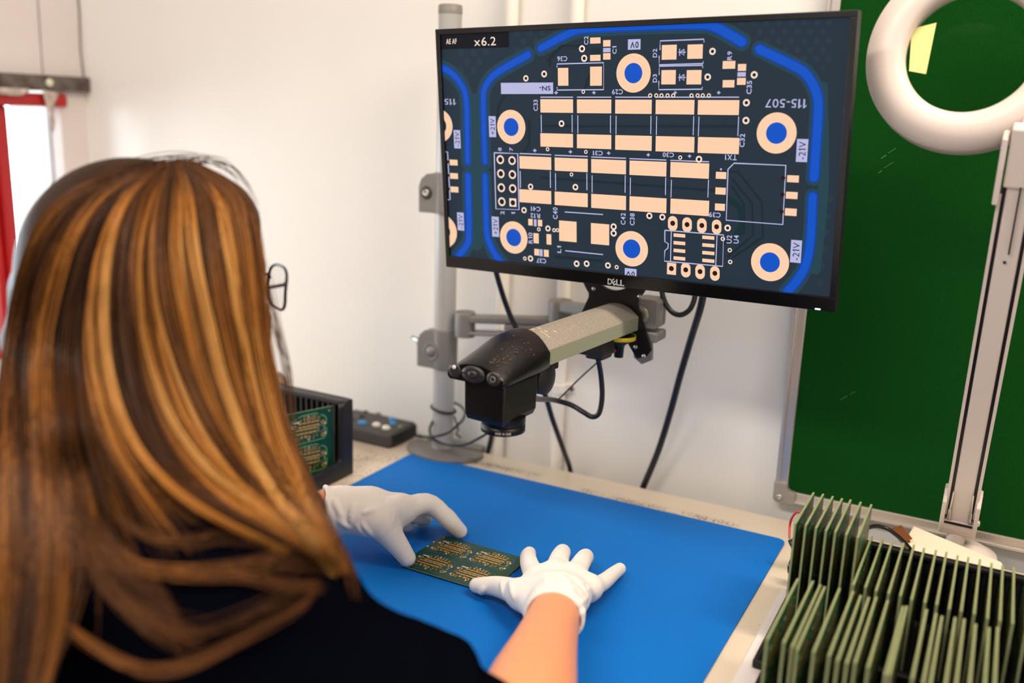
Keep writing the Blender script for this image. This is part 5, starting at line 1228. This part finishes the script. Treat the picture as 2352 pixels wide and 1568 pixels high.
# inner volume
hf = Field((-1.0, 0.24, 0.86), (-0.36, 0.80, 1.32), 0.0055)
hf.ell(hp(0.0, -0.018, 0.028), (0.080, 0.099, 0.092), HA, 0.02)
hf.ell(hp(-0.01, -0.066, -0.03), (0.070, 0.048, 0.090), HA, 0.03)
for i in range(len(GUIDES)):
    for w in ((0.0, 0.5) if i < len(GUIDES) - 1 else (0.0,)):
        P2 = strand2d(min((i + w) / (len(GUIDES) - 1), 1.0))[::3]; dd = gdepth(P2[:, 0], P2[:, 1])
        rr_ = np.interp(np.linspace(0, 1, len(P2)), [0, .12, .5, .8, 1], [.010, .018, .021, .014, .006])
        edge = 0.75 if i in (0, 8) else 1.0; inx = (330 - P2[:, 0]) * 0.0
        P2c = P2.copy(); sh_ = np.where(P2[:, 0] < 120, 42, 0) + np.where((P2[:, 0] > 540), -42 * np.clip((1250 - P2[:, 1]) / 300, 0.3, 1), 0); P2c[:, 0] += sh_; P2c[:, 1] += np.where(P2[:, 1] < 470, 45, 0)
        q = unproj(P2c, dd + rr_ + 0.010)
        lim = len(q) if i >= 3 else 7
        q = [shirt_limit(p, 0.002) for p in q]
        hf.chain(q[:lim], list(rr_ * edge)[:lim], 0.014)
# far side curtain
for (a0, f0) in ((-0.078, 0.02), (-0.082, -0.03), (-0.06, 0.055)):
    hf.chain([hp(a0 * .6, f0, 0.09), hp(a0, f0, 0.03), hp(a0 * 1.1, f0, -0.05), hp(a0 * 1.15, f0, -0.12), hp(a0 * 1.15, f0 + .01, -0.18)], [.02, .024, .026, .022, .012], 0.02)
Vh, Fh = hf.mesh()
bvh2 = BVHTree.FromPolygons([Vector(v) for v in Vh], [tuple(int(i) for i in f) for f in Fh])
def hair_limit(p, off):
    o = Vector(CAM); d = Vector(p) - o; L_ = d.length; h = bvh2.ray_cast(o, d.normalized())
    if h[0] is not None and h[3] < L_ + off: return np.array(o + d.normalized() * (h[3] - off))
    return np.array(p)
# strands
lock_n = 150
lock_u = np.sort(rng.random(lock_n)); lock_c = rng.random(lock_n); lock_d = rng.random(lock_n); lock_ph = rng.random(lock_n) * 6.28
lock_w = rng.normal(0, 1, (lock_n, 3))
NS = 9000
allV, allC = [], []
dark, mid, gold, pale = [np.array(lin(c)) for c in ((40, 22, 10), (90, 53, 22), (164, 104, 40), (192, 142, 78))]
def colour(c, t, tone):
    """c 0-1 lock tone, t along the strand"""
    c = np.clip(c, 0, 1)[..., None]
    a = np.where(c < .45, dark + (mid - dark) * (c / .45), np.where(c < .8, mid + (gold - mid) * ((c - .45) / .35), gold + (pale - gold) * ((c - .8) / .2)))
    return a
tt = np.linspace(0, 1, NT)
U = rng.random(NS)
li = np.argmin(np.abs(U[:, None] - lock_u[None]), 1)
TONE = 0.53 + 0.24 * np.sin(lock_u * 37 + 1.0) + 0.36 * (lock_c - .5) * 2
k = U * (len(GUIDES) - 1); ii = np.minimum(k.astype(int), len(GUIDES) - 2); ff = k - ii
Uc = lock_u[li]; kc = Uc * (len(GUIDES) - 1); ic = np.minimum(kc.astype(int), len(GUIDES) - 2); fc = kc - ic
S2 = GS[ii] * (1 - ff)[:, None, None] + GS[ii + 1] * ff[:, None, None]
S2c = GS[ic] * (1 - fc)[:, None, None] + GS[ic + 1] * fc[:, None, None]
cl = (0.65 * np.clip(tt * 1.6, 0, 1))[None, :, None]
S2 = S2 * (1 - cl) + S2c * cl
amp = (4 + 16 * tt)[None, :]
S2[:, :, 0] += amp * np.sin(tt[None] * (2.2 + lock_w[li, 0:1] * .4) * 3.1 + lock_ph[li][:, None]) * 0.6 + rng.normal(0, 4.5, (NS, 1)) * (0.4 + tt[None]) + 3 * np.sin(tt[None] * 9 + rng.random((NS, 1)) * 6.28)
S2[:, :, 1] += rng.normal(0, 5, (NS, 1)) + amp * 0.3 * np.sin(tt[None] * 5 + lock_ph[li][:, None] * 2)
LEN = np.clip(rng.normal(0.97, 0.05, NS), 0.6, 1.04); LEN[U < .3] = np.clip(rng.normal(.92, .1, (U < .3).sum()), .6, 1.0); mk = (U > .24) & (U < .37); LEN[mk] = np.clip(rng.normal(.74, .07, mk.sum()), .5, .95)
dep0 = np.stack([gdepth(S2[:, j, 0], S2[:, j, 1]) for j in range(NT)], 1)
layer_ = rng.random(NS) ** 1.3 * 0.016 + lock_d[li] * 0.010
dep = dep0 - layer_[:, None] * np.clip(tt * 5, .25, 1)[None] + 0.004
P3 = unproj(S2.reshape(-1, 2), dep.reshape(-1)).reshape(NS, NT, 3)
def extra(paths, n, spread, tone, offs=0.004, rad=.0005):
    """loose locks lying over the shirt"""
    for pts in paths:
        base = spline(pts, NT)
        for q in range(n):
            s2 = base.copy(); s2[:, 0] += rng.normal(0, spread) + spread * .8 * np.sin(tt * 4 + rng.random() * 6.28); s2[:, 1] += rng.normal(0, spread) * (0.4 + tt) + spread * .8 * np.sin(tt * 3 + rng.random() * 6.28)
            d_ = gdepth(s2[:, 0], s2[:, 1]); EX.append(unproj(s2, d_ - offs - rng.random() * .004)); EXC.append(tone + rng.normal(0, .12))
EX, EXC = [], []
extra([[(60, 1000), (51, 1249), (85, 1347), (141, 1424), (221, 1484), (298, 1526), (362, 1539), (447, 1522), (554, 1467), (639, 1420), (703, 1377), (722, 1335)]], 17, 8, .62)
extra([[(150, 1120), (256, 1275), (362, 1309), (469, 1313), (575, 1300), (660, 1283), (740, 1300)], [(200, 1180), (300, 1290), (420, 1318), (560, 1318), (660, 1338), (735, 1342)]], 24, 9, .60)
extra([[(180, 1080), (300, 1215), (400, 1245), (500, 1232), (610, 1236), (690, 1262)], [(150, 1150), (220, 1300), (300, 1400), (420, 1450), (540, 1420), (640, 1370), (700, 1320)]], 13, 10, .40)
extra([[(120, 1000), (160, 1180), (230, 1330), (330, 1430), (450, 1480)], [(60, 1100), (90, 1300), (80, 1450), (20, 1640)], [(100, 1050), (120, 1250), (60, 1420), (-30, 1600)], [(130, 1080), (170, 1220), (150, 1400), (60, 1600)], [(170, 1150), (250, 1280), (340, 1360), (420, 1480)]], 36, 14, .45)
extra([[(596, 620), (628, 740), (655, 840), (668, 960), (700, 1080)], [(605, 600), (640, 760), (664, 850), (672, 950)]], 7, 5, .45, .0)
extra([[(740, 1180), (775, 1240), (800, 1300), (815, 1370)], [(730, 1150), (770, 1230), (805, 1310)]], 14, 6, .5, .0)
extra([[(300, 395), (400, 372), (500, 380), (570, 430)], [(360, 382), (450, 364), (530, 380), (590, 470)], [(180, 430), (300, 380), (420, 366), (520, 385)]], 6, 7, .1, -.004)
EX = np.array(EX); NE = len(EX)
# resample to the wanted length, keep off the shirt
for s_ in range(NS):
    if LEN[s_] != 1:
        x = tt * LEN[s_]; P3[s_] = np.stack([np.interp(x, tt, P3[s_][:, c]) for c in range(3)], 1)
ALL = np.concatenate([P3, EX]); 
flat_ = ALL.reshape(-1, 3)
Z_ = flat_[:, 2] < 1.08
for i in np.nonzero(Z_)[0]: flat_[i] = shirt_limit(flat_[i], 0.003 + 0.006 * ((i * 7919) % 100) / 100)
lay = np.concatenate([np.repeat(layer_, NT), np.full(NE * NT, .012)])
for i in range(len(flat_)): flat_[i] = hair_limit(flat_[i], 0.0012 + 0.75 * lay[i])
ALL = flat_.reshape(-1, NT, 3)
ALL[:, 1:-1] = ALL[:, 1:-1] * .5 + (ALL[:, :-2] + ALL[:, 2:]) * .25
tone = np.concatenate([np.clip(TONE[li] + rng.normal(0, .10, NS), 0, 1), np.clip(np.array(EXC), 0, 1)])
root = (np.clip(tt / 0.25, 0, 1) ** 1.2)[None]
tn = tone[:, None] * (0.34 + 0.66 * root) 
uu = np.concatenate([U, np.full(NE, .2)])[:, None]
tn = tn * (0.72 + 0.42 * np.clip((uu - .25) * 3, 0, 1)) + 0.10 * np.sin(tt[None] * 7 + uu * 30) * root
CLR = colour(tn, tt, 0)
# triangular tubes
D = np.gradient(ALL, axis=1); D /= np.maximum(np.linalg.norm(D, axis=2, keepdims=True), 1e-9)
view = ALL - CAM; view /= np.linalg.norm(view, axis=2, keepdims=True)
A1 = np.cross(D, view); A1 /= np.maximum(np.linalg.norm(A1, axis=2, keepdims=True), 1e-9); A2 = np.cross(D, A1)
taper = (np.clip((1 - tt) / .25, .25, 1) * np.clip(.5 + tt * 8, 0, 1))[None, :, None]
RADS = np.concatenate([rng.uniform(.00032, .00062, NS), np.full(NE, .0004)])[:, None, None] * taper
ring3 = [(1, 0), (-.5, .866), (-.5, -.866)]
VV = np.stack([ALL + RADS * (A1 * c + A2 * s) for c, s in ring3], 2)      # S x NT x 3 x 3
nS = len(ALL); base = (np.arange(nS)[:, None, None] * NT + np.arange(NT - 1)[None, :, None]) * 3
k3 = np.arange(3)[None, None]; k3n = (k3 + 1) % 3
FF = np.stack([base + k3, base + k3n, base + 3 + k3n, base + 3 + k3], -1).reshape(-1, 4)
Vt = np.concatenate([Vh, VV.reshape(-1, 3)]); Ft = np.concatenate([Fh, FF + len(Vh)])
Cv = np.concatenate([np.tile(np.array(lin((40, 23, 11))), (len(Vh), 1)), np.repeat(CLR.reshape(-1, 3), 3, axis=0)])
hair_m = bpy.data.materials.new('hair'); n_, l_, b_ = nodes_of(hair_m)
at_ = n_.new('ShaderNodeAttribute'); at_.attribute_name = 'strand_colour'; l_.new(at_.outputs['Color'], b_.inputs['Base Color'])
b_.inputs['Roughness'].default_value = 0.5; b_.inputs['Specular IOR Level'].default_value = 0.16
hair = np_mesh('hair', Vt, Ft, hair_m)
ca = hair.data.color_attributes.new('strand_colour', 'FLOAT_COLOR', 'POINT')
if len(Cv) == len(hair.data.vertices): ca.data.foreach_set('color', np.concatenate([Cv, np.ones((len(Cv), 1))], 1).astype(np.float32).ravel())
else: print('hair vertex count changed')
PP(hair)
